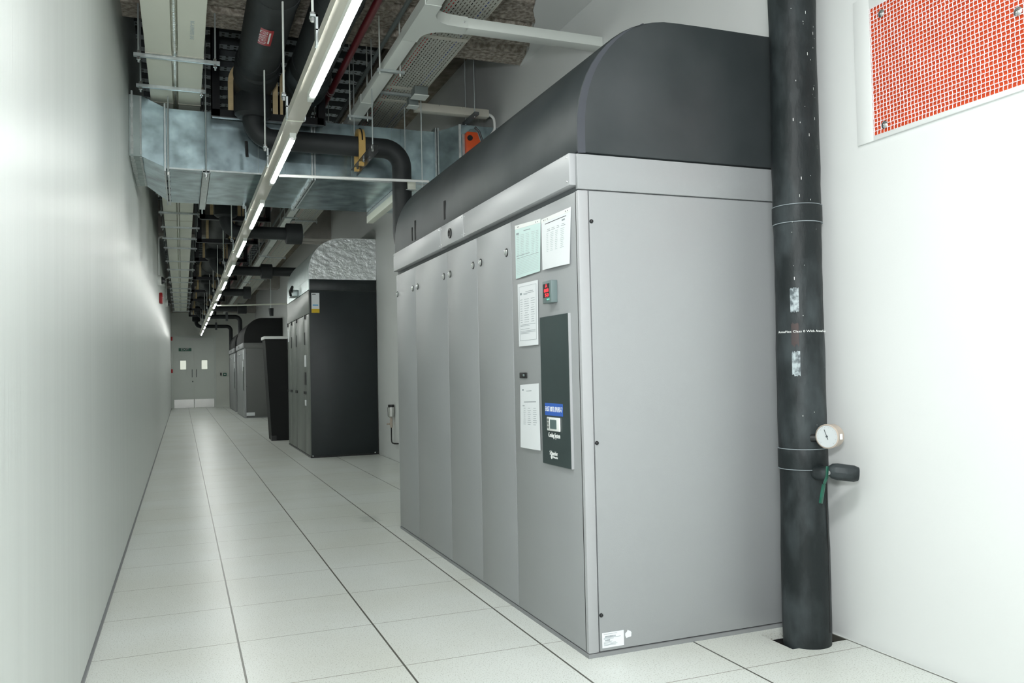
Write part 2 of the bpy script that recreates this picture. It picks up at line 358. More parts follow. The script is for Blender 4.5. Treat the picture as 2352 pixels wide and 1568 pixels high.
# ------------------------------------------------------------------ end door
d = bpy.data.objects.new('door_1', None); COL.objects.link(d); d.location = (.42, YF, 0); BASE['door_1'] = Vector((.42, YF, 0)); d['kind'] = 'structure'
y = YF
part('door_frame', MB().box((XL, y-.02, 0), (-.29, y+.02, 2.70)).box((1.135, y-.02, 0), (1.20, y+.02, 2.70)).box((-.29, y-.02, 2.635), (1.135, y+.02, 2.70)), 'door', d)
for x0, x1, hx, wx in ((-.285, .418, .355, -.056), (.424, 1.132, .505, .69)):
    lf = part('door_leaf', MB().box((x0, y-.012, .005), (x1, y+.02, 2.63)), 'door', d)
    part('kick_plate', MB().box((x0+.01, y-.018, .01), (x1-.01, y-.012, .32)), 'steel', lf, 'polished steel kick plate')
    part('vision_panel', MB().box((wx, y-.016, 1.44), (wx+.2, y-.012, 1.77)), 'glass', lf)
    part('vision_panel_frame', MB().box((wx-.025, y-.02, 1.415), (wx, y-.012, 1.795)).box((wx+.2, y-.02, 1.415), (wx+.225, y-.012, 1.795)).box((wx-.025, y-.02, 1.77), (wx+.225, y-.012, 1.795)).box((wx-.025, y-.02, 1.415), (wx+.225, y-.012, 1.44)), 'door', lf)
    part('handle', MB().tube(fillet([(hx, y-.012, 1.15), (hx, y-.06, 1.15), (hx, y-.06, 1.43), (hx, y-.012, 1.43)], .02, 4), .011, 8), 'pipegrey', lf)
part('lock', MB().cyl((.372, y-.04, .985), (.372, y-.012, .985), .025), 'pipegrey', d)
part('door_closer', MB().box((.14, y-.09, 2.53), (.71, y-.015, 2.61)), 'white', d, 'white rectangular door closer cover')
s = solo('exit_sign', MB().box((-.11, y-.03, 2.12), (.335, y-.013, 2.235)), 'exit', 'green EXIT sign on the left leaf of the far double door', 'sign')
part('lettering', text_mb('EXIT', .11, (.112, y-.031, 2.178), (1, 0, 0), (0, 0, 1), width=.28), 'white', s)
solo('door_release_button', MB().box((1.345, y-.03, 1.19), (1.395, y+.02, 1.29)), 'black', 'small black access reader on the end wall right of the door', 'switch')
s = solo('exit_button', MB().box((1.45, y-.02, 1.17), (1.57, y+.02, 1.28)), 'exit', 'small green push plate on the end wall beside the black reader', 'switch')
part('button_face', MB().box((1.48, y-.028, 1.20), (1.54, y-.02, 1.25)), 'white', s)
# red call points on left wall by the door
for i, (yy, z, lb) in enumerate(((32.6, 2.56, 'upper red sounder on the left wall beside the far door'), (32.6, 1.38, 'lower red call point on the left wall beside the far door'))):
    solo('call_point' if i else 'alarm_sounder', MB().box((XL, yy, z-.07), (XL+.06, yy+.12, z+.07)), 'red', lb, 'fire alarm', bevel=.01)
# ------------------------------------------------------------------ air handling cabinets
def hood_prof(x0, z0, z1, x1, dx=.62):
    k = 14; pr = [(x1, z0), (x0, z0), (x0, z0+.09)]
    hz = z1-z0-.09
    for i in range(1, k+1):
        t = i/k*math.pi/2
        pr.append((x0+dx*(1-math.cos(t))*.80, z0+.09+hz*math.sin(t)**.92))
    pr += [(x0+dx, z1+.002), (x1, z1+.004)]
    return pr
def hood(x0, y0, y1, z0, z1, mt, label, x1=XR-.003, rim=None):
    pr = hood_prof(x0, z0, z1, x1)
    h = solo('duct_hood', MB().prism(pr, y0, y1), mt, label, 'duct hood', bevel=.012)
    return h
def cabinet(x0, y0, L, label, seams, covers, group=None, side='grey'):
    x1 = XR-.012; y1 = y0+L
    c = thing('cooling_cabinet', label, 'cooling cabinet', ((x0+x1)/2, (y0+y1)/2, 0), group)
    part('plinth', MB().box((x0-.002, y0-.002, 0), (x1, y1, .016)), 'plinth', c)
    part('body', MB().box((x0+.03, y0+.02, .016), (x1, y1-.002, 2.067)), 'grey', c)
    part('corner_post', MB().box((x0, y0, .018), (x0+.047, y0+.03, 1.915)), 'grey_l', c, bevel=.004)
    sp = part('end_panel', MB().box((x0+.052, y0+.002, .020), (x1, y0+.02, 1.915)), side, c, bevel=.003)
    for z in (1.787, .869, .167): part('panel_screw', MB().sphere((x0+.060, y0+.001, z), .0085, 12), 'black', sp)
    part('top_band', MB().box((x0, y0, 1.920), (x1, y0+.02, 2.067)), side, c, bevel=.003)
    part('recess', MB().box((x0+.012, y0+.03, 1.86), (x0+.03, y1, 2.067)), 'grey_d', c)
    # doors: seams listed from the near end
    ys = [y0+.012]+[y0+s for s in seams]+[y1]
    for i in range(len(ys)-1):
        a, bb_ = ys[i]+.002, ys[i+1]-.002
        dr = part('control_door' if i == 0 else 'door', MB().box((x0, a if i else a+.004, .020), (x0+.03, bb_, 1.912)), 'grey', c, bevel=.003)
        if i:
            for q, yy in enumerate((a+.062, bb_-.062)):
                if i == len(ys)-2 and q == 1: yy = bb_-.03
                k = part('lock', MB().lathe((x0, yy, 1.768), [(.017, 0), (.017, .004), (.012, .009), (.004, .010)], (-1, 0, 0), 16), 'chrome', dr)
                part('lock_keyway', MB().box((x0-.0125, yy-.006, 1.757), (x0-.0095, yy+.006, 1.779)).lathe((x0, yy, 1.768), [(.021, -.001), (.021, .002)], (-1, 0, 0), 16), 'black', dr) if False else None
                part('lock_rim', MB()._l(Vector((x0, yy, 1.768)), Vector((-1, 0, 0)), [(.022, -.001), (.022, .002), (.0175, .003)], 16), 'black', dr)
    for a, bb_, kn in covers:
        cv = part('cover_panel', MB().box((x0-.028, y0+a, 1.938), (x0+.02, y0+bb_-.006, 2.072)), 'grey_l', c, bevel=.004)
        if kn:
            part('round_gland', MB()._l(Vector((x0-.028, y0+(a+bb_)/2+.02, 2.0)), Vector((-1, 0, 0)), [(.030, 0), (.030, .008), (.019, .008), (.018, .002)], 20), 'black', cv)
        for yy in (y0+a+.02, y0+bb_-.03):
            for z in (1.955, 2.055): part('rivet', MB().sphere((x0-.028, yy, z), .004, 8), 'chrome', cv)
    return c
x0, y0 = 1.526, 3.071
M['hood_edge'] = mat('rubber_edge_strip', (.050, .056, .068), .5, var=.1, vs=4)
cab = cabinet(x0, y0, 3.135, 'large grey cooling cabinet in the foreground with papers on its control panel', [.756, 1.275, 1.835, 2.59], [(.02, 1.42, False), (1.42, 1.87, True), (1.87, 3.11, False)])
hd = hood(1.526, 3.071, 6.245, 2.072, 2.684, 'rubber_hood', 'dark rubber-lined curved hood on top of the foreground grey cabinet')
pr_ = hood_prof(1.526, 2.072, 2.684, XR-.003)[1:-1]; eb = MB(); cxx, czz = 2.2, 2.10
inn = []
for i, (x, z) in enumerate(pr_):
    w = .040*max(0., 1-(i/12.)**2); dx_, dz_ = 2.3-x, 2.15-z; q_ = math.hypot(dx_, dz_); inn.append((x+dx_/q_*w, z if i < 1 else z+dz_/q_*w))
pr_ = pr_[:13]; inn = inn[:13]
for i in range(len(pr_)-1):
    (a1, b1), (a2, b2), (c1_, d1), (c2_, d2) = pr_[i], pr_[i+1], inn[i+1], inn[i]
    eb.add([(a1+.004, 3.0695, b1-.003), (a2+.004, 3.0695, b2-.003), (c1_, 3.0695, d1), (c2_, 3.0695, d2)], [(0, 1, 2, 3)])
part('edge_strip', eb, 'hood_edge', hd, 'slightly paler curved edge strip')
for ya, yb, za, zb in ((5.708, 5.724, 2.105, 2.20), (5.628, 5.646, 2.10, 2.235), (4.915, 4.945, 2.12, 2.235)): part('slit_mark', MB().box((1.5235, ya, za), (1.532, yb, zb)), 'gap', hd)
cd = [o for o in cab.children if o.name.startswith('control_door')][0]
dp = part('display_panel', MB().box((x0-.010, 3.173, .755), (x0, 3.470, 1.412)), 'panel', cab, 'dark teal-black glossy display panel')
part('panel_edge', MB().box((x0-.0105, 3.168, .755), (x0, 3.173, 1.412)), 'grey_l', dp)
P = lambda y, z, d=0.: (x0-.0106-d, y, z)
Rv, Uv = (0, -1, 0), (0, 0, 1)
part('blue_label', MB().box(P(3.433, .972), (x0-.0095, 3.245, 1.026)), 'blue', dp, 'bright blue name label')
part('label_lettering', text_mb('EAST 80TR PAHU-7', .032, P(3.339, .999, .0004), Rv, Uv, width=.178), 'white', dp)
hm = part('controller_bezel', MB().box(P(3.404, .905, .006), (x0-.0095, 3.272, .965)), 'white', dp, bevel=.003)
part('controller_screen', MB().box(P(3.366, .915, .0075), P(3.300, .955, .005)), 'screen', hm)
for z in (.953, .937, .921): part('controller_key', MB().box(P(3.395, z-.006, .008), P(3.375, z+.006, .005)), 'chrome', hm)
part('caption_lettering', text_mb('Cooling System', .030, P(3.340, .885), Rv, Uv, width=.122), 'white', dp)
part('maker_lettering', text_mb('Schneider', .026, P(3.350, .806), Rv, Uv, width=.084), 'white', dp)
part('maker_lettering', text_mb('Electric', .015, P(3.332, .790), Rv, Uv, width=.048), 'white', dp)
part('maker_logo', MB()._l(Vector(P(3.370, .790)), Vector((-1, 0, 0)), [(.009, 0), (.009, .001)], 16), 'white', dp)
part('hygrostat_window', MB().box((x0-.006, 3.742, 1.136), (x0, 3.656, 1.163)), 'black', cd, bevel=.002)
part('hygrostat_knob', MB().sphere((x0-.007, 3.682, 1.150), .006, 10), 'meter', cd)
mt_ = part('energy_meter', MB().box((x0-.030, 3.388, 1.468), (x0, 3.293, 1.566)), 'meter', cab, 'grey-green digital meter with red digits', bevel=.003)
part('meter_screen', MB().box((x0-.0312, 3.378, 1.492), (x0-.029, 3.312, 1.553)), 'black', mt_)
for i, tx in enumerate(('A', '808', '50')): part('meter_digits', text_mb(tx, .022, (x0-.0316, 3.342-(.004 if i == 2 else 0), 1.543-i*.0205), Rv, Uv, width=(.022, .046, .040)[i]), 'led', mt_)
for yy, m__ in ((3.333, 'led_g'), (3.318, 'led_g')): part('meter_lamp', MB().sphere((x0-.031, yy, 1.483), .0028, 8), m__, mt_)
# papers on the control panel
def sheet(quad, mt, label, lines, header=False, border=False, depth=.003, clip=None):
    """quad: (y,z) for top-left, top-right, bottom-right, bottom-left as seen"""
    nx, nz = 8, 12; mb = MB(); ph = random.random()*6
    def P2(u, v, off=0.):
        t = [quad[0][k]*(1-u)+quad[1][k]*u for k in (0, 1)]; q = [quad[3][k]*(1-u)+quad[2][k]*u for k in (0, 1)]
        w = .002+depth*(math.sin(u*3.1)*.5*v+.5*v)
        return (x0-w-off, t[0]*(1-v)+q[0]*v, t[1]*(1-v)+q[1]*v)
    vs = [P2(i/nx, j/nz) for j in range(nz+1) for i in range(nx+1)] + [P2(i/nx, j/nz, .0006) for j in range(nz+1) for i in range(nx+1)]
    o = (nx+1)*(nz+1); fs = []
    for j in range(nz):
        for i in range(nx):
            a = j*(nx+1)+i; fs += [(a, a+1, a+nx+2, a+nx+1), (o+a+nx+1, o+a+nx+2, o+a+1, o+a)]
    rim = [i for i in range(nx+1)]+[j*(nx+1)+nx for j in range(1, nz+1)]+[nz*(nx+1)+i for i in range(nx-1, -1, -1)]+[j*(nx+1) for j in range(nz-1, 0, -1)]
    fs += [(rim[i], rim[(i+1) % len(rim)], o+rim[(i+1) % len(rim)], o+rim[i]) for i in range(len(rim))]
    mb.add(vs, fs); s = solo('paper_sheet', mb, mt, label, 'paper', 'papers on the foreground cabinet', origin=(x0, (quad[0][0]+quad[1][0])/2, quad[2][1]))
    def strip(mb, u0, u1, v0, v1):
        k = max(1, int((u1-u0)*8)); 
        for q in range(k):
            a, c = u0+(u1-u0)*q/k, u0+(u1-u0)*(q+1)/k
            mb.add([P2(a, v0, .0011), P2(c, v0, .0011), P2(c, v1, .0011), P2(a, v1, .0011)], [(0, 1, 2, 3)])
    tx = MB(); fa = MB(); dk = MB()
    for kind, *a in lines:
        strip({'t': tx, 'f': fa, 'd': dk}[kind], *a)
    if header:
        part('sleeve_top', MB().add([P2(0, 0, .0015), P2(1, 0, .0015), P2(1, .075, .0015), P2(0, .075, .0015), P2(0, 0, .0009), P2(1, 0, .0009), P2(1, .075, .0009), P2(0, .075, .0009)], [(0, 1, 2, 3), (7, 6, 5, 4), (0, 4, 5, 1), (1, 5, 6, 2), (2, 6, 7, 3), (3, 7, 4, 0)]), 'white', s)
        dot = MB()
        for u in ((.1, .15, .82, .88) if header == 1 else (.09, .14, .22, .83, .89)):
            dot.add([P2(u, .03, .002), P2(u+.02, .03, .002), P2(u+.02, .05, .002), P2(u, .05, .002)], [(0, 1, 2, 3)])
        part('punched_holes', dot, 'ink_d', s)
    if border:
        for a in ((.07, .93, .05, .054), (.07, .93, .91, .915), (.07, .082, .05, .91), (.918, .93, .05, .91)): strip(tx, *a)
    if tx.v: part('printed_text', tx, 'ink', s)
    if fa.v: part('faint_print', fa, 'ink_l', s)
    if dk.v: part('heading_print', dk, 'ink_d', s)
    return s
def rows(v0, v1, n, segs, k='f', h=.010):
    out = []
    for i in range(n):
        v = v0+(v1-v0)*i/max(1, n-1)
        for a, c in segs:
            j = random.uniform(0, (c-a)*.45); out.append((k, a+j*.4, c-j*.6, v, v+h))
    return out
sheet([(3.764, 1.882), (3.452, 1.862), (3.468, 1.624), (3.762, 1.620)], 'paper_g', 'pale green printed form, upper left of the papers on the grey cabinet',
      [('t', .35, .62, .13, .143)]+[('t', .05, .16, .15, .185)]+rows(.2, .62, 14, [(.06, .18), (.22, .38), (.42, .6), (.66, .8), (.82, .94)])+[('t', .05, .95, .63, .636), ('t', .05, .6, .58, .59)]+[('f', .05, .95, .66+.03*i, .666+.03*i) for i in range(10)], header=1, depth=.004)
sheet([(3.445, 1.856), (3.135, 1.856), (3.150, 1.618), (3.432, 1.624)], 'paper', 'white printed table in a plastic sleeve, upper right of the papers on the grey cabinet',
      [('d', .14, .86, .115, .128), ('t', .72, .82, .16, .19)]+rows(.24, .27, 2, [(.2, .34), (.36, .5), (.54, .66), (.7, .84)], 't')+rows(.32, .66, 11, [(.18, .27), (.33, .45), (.5, .6), (.68, .82)]), header=2, depth=.010)
sheet([(3.747, 1.592), (3.500, 1.588), (3.503, 1.290), (3.738, 1.289)], 'paper', 'narrow white certificate with a thin printed border, middle left on the grey cabinet',
      [('t', .12, .22, .15, .185), ('t', .4, .78, .14, .147), ('t', .3, .82, .165, .172), ('t', .3, .5, .18, .187)]+rows(.26, .62, 11, [(.12, .25), (.33, .58), (.66, .86)], 't', .006)
      + [('t', .12, .88, v, v+.006) for v in (.66, .76, .78)]+[('t', .12, .6, v, v+.006) for v in (.68, .73, .80)], border=True, depth=.006)
sheet([(3.742, 1.103), (3.516, 1.113), (3.504, .806), (3.744, .803)], 'paper', 'narrow white form in a clear sleeve, lowest of the papers on the grey cabinet',
      [('t', .12, .2, .07, .095), ('t', .34, .62, .10, .108), ('t', .22, .85, .27, .281), ('t', .14, .25, .33, .34)]+rows(.37, .62, 9, [(.18, .32), (.4, .6), (.68, .88)], 't', .006), depth=.008)
# stickers on the end panel
sx, sy = 1.588, 3.072
s = solo('rating_label', MB().box((sx, sy-.0012, .033), (sx+.1, sy+.002, .094)), 'paper', 'white rating label with barcodes at the foot of the grey cabinet end panel', 'label')
bc = MB(); random.seed(3)
for zc, xa, xb in ((.078, .012, .062), (.063, .012, .034)):
    x = xa
    while x < xb: w = random.choice((.0006, .001, .0016)); bc.box((sx+x, sy-.0018, zc-.003), (sx+x+w, sy-.0011, zc+.003)); x += w+random.choice((.0007, .0012))
for z in (.088, .073, .069, .057, .052, .047, .043): bc.box((sx+.006, sy-.0017, z-.0007), (sx+random.uniform(.04, .085), sy-.0011, z+.0007))
part('printed_barcode', bc, 'ink', s)
s = solo('torn_sticker', MB().prism([(1.695, .070), (1.699, .060), (1.722, .064), (1.724, .080), (1.720, .086), (1.706, .092), (1.704, .086), (1.695, .078)], sy-.0012, sy+.002), 'paper', 'small torn white sticker right of the rating label on the grey cabinet', 'label')
# far grey pair
g2 = cabinet(1.592, 24.0, 3.25, 'grey cooling cabinet far down the aisle behind the black tapered duct', [.756, 1.275, 1.835, 2.59], [(.02, 1.42, False), (1.42, 1.87, True), (1.87, 3.2, False)], side='grey_shaded', group='far grey cooling cabinets')
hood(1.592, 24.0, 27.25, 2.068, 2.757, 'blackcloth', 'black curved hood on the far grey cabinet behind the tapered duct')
g3 = cabinet(1.61, 28.5, 3.4, 'farthest grey cooling cabinet, half hidden beside the end door', [.756, 1.275, 1.835, 2.59], [(.02, 1.42, False), (1.42, 1.87, True), (1.87, 3.35, False)], side='grey_shaded', group='far grey cooling cabinets')
hood(1.61, 28.5, 31.9, 2.068, 2.72, 'blackcloth', 'black curved hood on the farthest grey cabinet by the end door')
for xx, yy, o_ in ((1.592, 24.0, g2), (1.61, 28.5, g3)):
    q = part('display_panel', MB().box((xx-.010, yy+.10, .755), (xx, yy+.40, 1.412)), 'panel', o_)
    part('pocket_sheet', MB().box((xx-.006, yy+.12, 1.62), (xx, yy+.42, 1.87)), 'paper', o_)
    part('pocket_sheet', MB().box((xx-.006, yy+.44, 1.29), (xx, yy+.67, 1.58)), 'paper', o_)
s = solo('rating_label', MB().box((1.64, 23.998, .06), (1.86, 24.003, .15)), 'paper', 'white label low on the end of the far grey cabinet', 'label')
# ------------------------------------------------------------------ black and foil cabinet
X, Y, L = 1.665, 11.907, 2.55
c = thing('cooling_cabinet', 'tall black cooling cabinet with green-grey doors under the foil hood', 'cooling cabinet', (2.15, 13.2, 0))
x1 = XR-.012
part('end_panel', MB().box((X+.012, Y, .02), (x1, Y+.02, 2.352)), 'teal_black', c, 'near-black end panel', bevel=.003)
part('end_panel_top', MB().box((X+.012, Y, 2.358), (x1, Y+.02, 2.51)), 'teal_black', c, bevel=.003)
part('body', MB().box((X+.02, Y+.02, .02), (x1, Y+L, 2.51)), 'green_grey', c)
part('plinth', MB().box((X, Y-.005, 0), (x1, Y+L, .022)), 'black', c)
for xx in (X+.03, x1-.05): part('foot_screw', MB().sphere((xx, Y-.006, .03), .012, 8), 'chrome', c)
for a, e in ((0, .47), (.47, 1.42), (1.42, 2.05), (2.05, 2.55)):
    dr = part('door', MB().box((X, Y+a+.004, .03), (X+.022, Y+e-.004, 2.020)), 'green_grey', c, bevel=.002)
    for yy in (Y+a+.08, Y+e-.08)[(0 if a else 1):]:
        part('door_catch', MB().box((X-.012, yy-.02, .885), (X, yy+.02, .925)), 'black', dr)
    part('hinge', MB().box((X-.008, Y+e-.03, 1.6), (X, Y+e, 1.78)), 'black', dr)
    for yy in (Y+e-.06, ): part('door_latch', MB().box((X-.015, yy-.05, 1.97), (X, yy, 2.03)), 'black', dr)
part('fascia', MB().box((X, Y+.004, 2.030), (X+.022, Y+L, 2.352)), 'green_grey', c, bevel=.002)
part('foil_band', MB().box((X+.001, Y+.004, 2.362), (X+.022, Y+L, 2.52)), 'foil_smooth', c)
part('controller', MB().box((X-.012, Y+.36, 1.02), (X, Y+.50, 1.20)), 'black', c)
part('notice', MB().box((X-.004, Y+.34, 1.28), (X, Y+.50, 1.45)), 'paper', c)
part('notice', MB().box((X-.004, Y+.36, .72), (X, Y+.50, .80)), 'paper', c)
part('notice', MB().box((X-.004, Y+2.36, 1.72), (X, Y+2.48, 1.93)), 'paper', c)
# foil hood: displaced grid end face for the crumpled look lives in the bump; separate end and curve
pr = hood_prof(X, 2.515, 3.105, XR-.003, .60)
h = solo('duct_hood', MB().prism(pr, Y+.006, Y+L), 'foil_smooth', 'silver foil-wrapped curved hood on the black cabinet', 'duct hood')
part('end_cap', MB().prism([(a+(.004 if a < 2.3 else 0), z) for a, z in pr], Y-.006, Y+.006), 'foil', h, 'crumpled bright foil end')
part('edge_tape', MB().box((X, Y-.010, 2.512), (XR-.004, Y+.01, 2.528)), 'foil', h)
s = thing('damper_motor', 'small metal actuator with black linkage on the foil hood front', 'motor', (X, 13.3, 2.40))
part('case', MB().box((X-.10, 13.05, 2.37), (X, 13.40, 2.47)), 'foil_smooth', s, bevel=.01)
part('linkage', MB().tube([(X-.11, 13.05, 2.38), (X-.13, 12.98, 2.44), (X-.10, 12.92, 2.50), (X-.12, 12.86, 2.42)], .02, 8), 'black', s)
s = solo('service_sticker', MB().box((1.702, Y-.002, 2.035), (1.812, Y+.001, 2.318)), 'paper', 'tall white and yellow service sticker on the black end panel', 'sticker')
part('yellow_foot', MB().box((1.702, Y-.0035, 2.035), (1.812, Y-.002, 2.09)), 'yellow', s, 'yellow bottom band')
part('blue_lettering', MB().box((1.718, Y-.0035, 2.137), (1.795, Y-.002, 2.152)), 'skyblue', s)
part('heading_lettering', MB().box((1.712, Y-.0035, 2.293), (1.762, Y-.002, 2.302)), 'ink_d', s)
# ------------------------------------------------------------------ black tapered duct
s = thing('tapered_duct', 'black tapered free-standing duct with pale cap beside the black cabinet', 'duct', (1.75, 15.7, 0))
part('duct_shell', MB().add([(1.485, 15.43, .0), (2.05, 15.43, 0), (2.05, 16.0, 0), (1.485, 16.0, 0), (1.385, 15.43, 1.815), (2.05, 15.43, 1.815), (2.05, 16.0, 1.815), (1.385, 16.0, 1.815)],
     [(0, 3, 2, 1), (4, 5, 6, 7), (0, 1, 5, 4), (1, 2, 6, 5), (2, 3, 7, 6), (3, 0, 4, 7)]), 'blackcloth', s)
part('top_cap', MB().box((1.365, 15.41, 1.815), (2.06, 16.02, 1.865)), 'white', s, 'pale grey top cap')
part('foot', MB().box((1.47, 15.40, 0), (1.56, 15.46, .09)), 'black', s)
# ------------------------------------------------------------------ wall instrument between cabinets
s = thing('pressure_transmitter', 'small steel pressure transmitter on the right wall beyond the foreground cabinet', 'instrument', (2.6, 10.9, .3))
xx, yy = 2.585, 10.93
part('case', MB()._l(Vector((xx, yy, .57)), Vector((0, 0, 1)), [(.02, 0), (.045, .02), (.048, .12), (.048, .14)], 16), 'steel', s)
part('cover', MB().cyl((xx, yy, .71), (xx, yy, .745), .04), 'black', s)
part('ball_valve', MB().cyl((xx, yy, .44), (xx, yy, .57), .018).cyl((xx-.02, yy, .49), (xx-.06, yy, .49), .012), 'beige', s)
part('tube', MB().tube(fillet([(xx, yy, .45), (xx, yy, .24), (xx-.0, yy-.18, .24), (2.633, yy-.2, .24)], .05, 5), .009, 8), 'cable_k', s)
# ------------------------------------------------------------------ near riser pipe, gauge, valve
pb, pt = Vector((2.452, 2.862, 0)), Vector((2.490, 2.862, 3.695))
def pc(z): return pb.lerp(pt, z/3.695)
riser = thing('insulated_riser_pipe', 'tall black insulated riser pipe in front of the white wall by the grey cabinet', 'pipe', (2.452, 2.862, -.44))
z = -.44; pth = []; rad = []
while z < 3.70:
    p = pb+(pt-pb)*(z/3.695); pth.append(p); rad.append(.0985+.0016*math.sin(z*7)+random.uniform(-.0012, .0012)); z += .07
part('insulation', MB().tube(pth, .1, 40, rad=rad), 'rubber_pipe', riser)
for z0, z1, rr in ((1.775, 1.85, .1035), (.735, .82, .102)):
    part('joint_band', MB().tube([pc(z0), pc(z0+.006), pc(z1-.006), pc(z1)], .1, 40, rad=[rr-.002, rr, rr, rr-.002]), 'rubber_pipe', riser)
    for z in (z0, z1): part('joint_edge', MB().cyl(pc(z)-Vector((0, 0, .0012)), pc(z)+Vector((0, 0, .0012)), rr+.0006, 40), 'ink', riser)
cz = pc(1.31)
part('lettering', text_mb('ArmaFlex Class 0 With ArmaComfort', .013, (0, 0, 1.312), (1, 0, 0), (0, 0, 1), width=.27, bend=((cz.x, cz.y), .1030, math.radians(-112))), 'white', riser)
def patch(a0, a1, z0, z1, mt, name, lab, jag=.12):
    mb = MB(); k = 10; rr = .1022; top = []; bot = []
    for i in range(k+1):
        a = a0+(a1-a0)*i/k; top.append((a, z1+random.uniform(-jag, jag)*(a1-a0)*.1)); bot.append((a, z0+random.uniform(-jag, jag)*(a1-a0)*.1))
    vs = []
    for a, z in top+bot:
        c_c = pc(z); vs.append((c_c.x+math.cos(a)*rr, c_c.y+math.sin(a)*rr, z))
    mb.add(vs, [(i, i+1, k+2+i, k+1+i) for i in range(k)]); part(name, mb, mt, riser, lab)
M['scuff'] = mat('glue_scuff', (.07, .09, .10), .5, col2=(.38, .44, .46), vs=45, thr=(.4, .6))
M['rust'] = mat('rust_smear', (.055, .032, .030), .6, col2=(.022, .026, .028), vs=14, thr=(.4, .7))
patch(math.radians(-151), math.radians(-131), 1.395, 1.495, 'scuff', 'glue_scuff', 'pale rectangular glue mark', .12)
patch(math.radians(-150), math.radians(-131), 1.13, 1.225, 'scuff', 'glue_scuff', 'pale glue mark below the lettering', .2)
patch(math.radians(-150), math.radians(-133), 1.255, 1.345, 'rust', 'rust_smear', 'faint reddish smear', .3)
random.seed(11); fl = MB()
for i in range(48):
    a = math.radians(random.uniform(-150, -35)); z = random.choice((random.uniform(1.5, 2.8), random.uniform(.9, 2.8))); h2 = random.choice((.002, .003, .006, .012)); w2 = random.uniform(.0006, .0014)
    c_c = pc(z); tx, ty = -math.sin(a), math.cos(a); q = Vector((c_c.x+math.cos(a)*.1016, c_c.y+math.sin(a)*.1016, z))
    fl.add([q-Vector((tx, ty, 0))*w2, q+Vector((tx, ty, 0))*w2, q+Vector((tx*w2, ty*w2, h2)), q+Vector((-tx*w2, -ty*w2, h2))], [(0, 1, 2, 3)])
part('plaster_flecks', fl, 'white', riser, 'white plaster flecks', kind='stuff')
part('seam', MB().tube([(pc(z).x+math.cos(math.radians(-68+2*math.sin(z*5)))*.0995, pc(z).y+math.sin(math.radians(-68+2*math.sin(z*5)))*.0995, z) for z in [.06+.04*i for i in range(17)]], .0022, 6), 'gap', riser)
# gauge
gc = Vector((2.452, 2.700, .878)); gd = Vector((-.93, -.37, .0)).normalized()
s = thing('pressure_gauge', 'round white-faced pressure gauge in a beige case on the black riser', 'gauge', gc)
part('case', MB()._l(gc, gd, [(.03, -.048), (.048, -.044), (.050, .0), (.050, .008), (.046, .012), (.046, .008)], 32), 'beige', s)
part('dial', MB()._l(gc+gd*.007, gd, [(.045, 0), (.045, .002)], 32), 'dial', s)
side = gd.cross(Vector((0, 0, 1))).normalized()*-1
tk = MB()
rx = Vector((0, 0, 1)).cross(gd).normalized()*-1
for i in range(28):
    a = math.radians(-135+270*i/27); dv = rx*math.sin(a)+Vector((0, 0, 1))*math.cos(a); L_ = .006 if i % 3 == 0 else .003
    tk.bar(gc+gd*.0095+dv*(.041-L_), gc+gd*.0095+dv*.041, .0007, .0006, up=gd)
part('dial_ticks', tk, 'ink', s)
dv = (rx*math.sin(.35)+Vector((0, 0, 1))*math.cos(.35))
part('needle', MB().bar(gc+gd*.011-dv*.013, gc+gd*.011+dv*.030, .0022, .001, up=gd).cyl(gc+gd*.009, gc+gd*.013, .004, 12), 'ink_d', s)
part('stem', MB().tube([Vector((2.470, 2.715, .870)), Vector((2.432, 2.775, .868))], .014, 12, rad=[.012, .017]), 'black', s)
part('side_label', MB().box((gc.x+.014, gc.y-.0535, .868), (gc.x+.026, gc.y-.0505, .890)), 'paper', s)
# valve
vb = Vector((2.452, 2.745, .722))
s = thing('ball_valve', 'green-handled ball valve with a black insulated stub on the riser', 'valve', vb)
part('valve_body', MB().tube([(2.452, 2.80, .725), (2.452, 2.755, .724), (2.47, 2.73, .722)], .03, 14, rad=[.034, .030, .026]), 'rubber_pipe', s)
e0, e1 = Vector((2.470, 2.724, .735)), Vector((2.562, 2.655, .722))
part('insulated_stub', MB().tube([e0, e0.lerp(e1, .12), e0.lerp(e1, .3), e0.lerp(e1, .85), e1], .03, 10, rad=[.020, .031, .035, .034, .028]), 'rubber_pipe', s)
part('stub_end', MB().cyl(e1, e1+(e1-e0).normalized()*.002, .024, 10), 'grey', s)
part('spindle', MB().cyl((2.462, 2.735, .722), (2.446, 2.700, .730), .010, 10), 'chrome', s)
part('handle', MB().bar((2.440, 2.696, .758), (2.432, 2.692, .713), .018, .004, up=(.3, -1, 0)).bar((2.432, 2.692, .715), (2.412, 2.688, .686), .017, .004, up=(.3, -1, 0)).bar((2.412, 2.688, .687), (2.392, 2.688, .612), .017, .009, up=(.3, -1, 0)), 'green', s, 'green enamelled lever', bevel=.002)
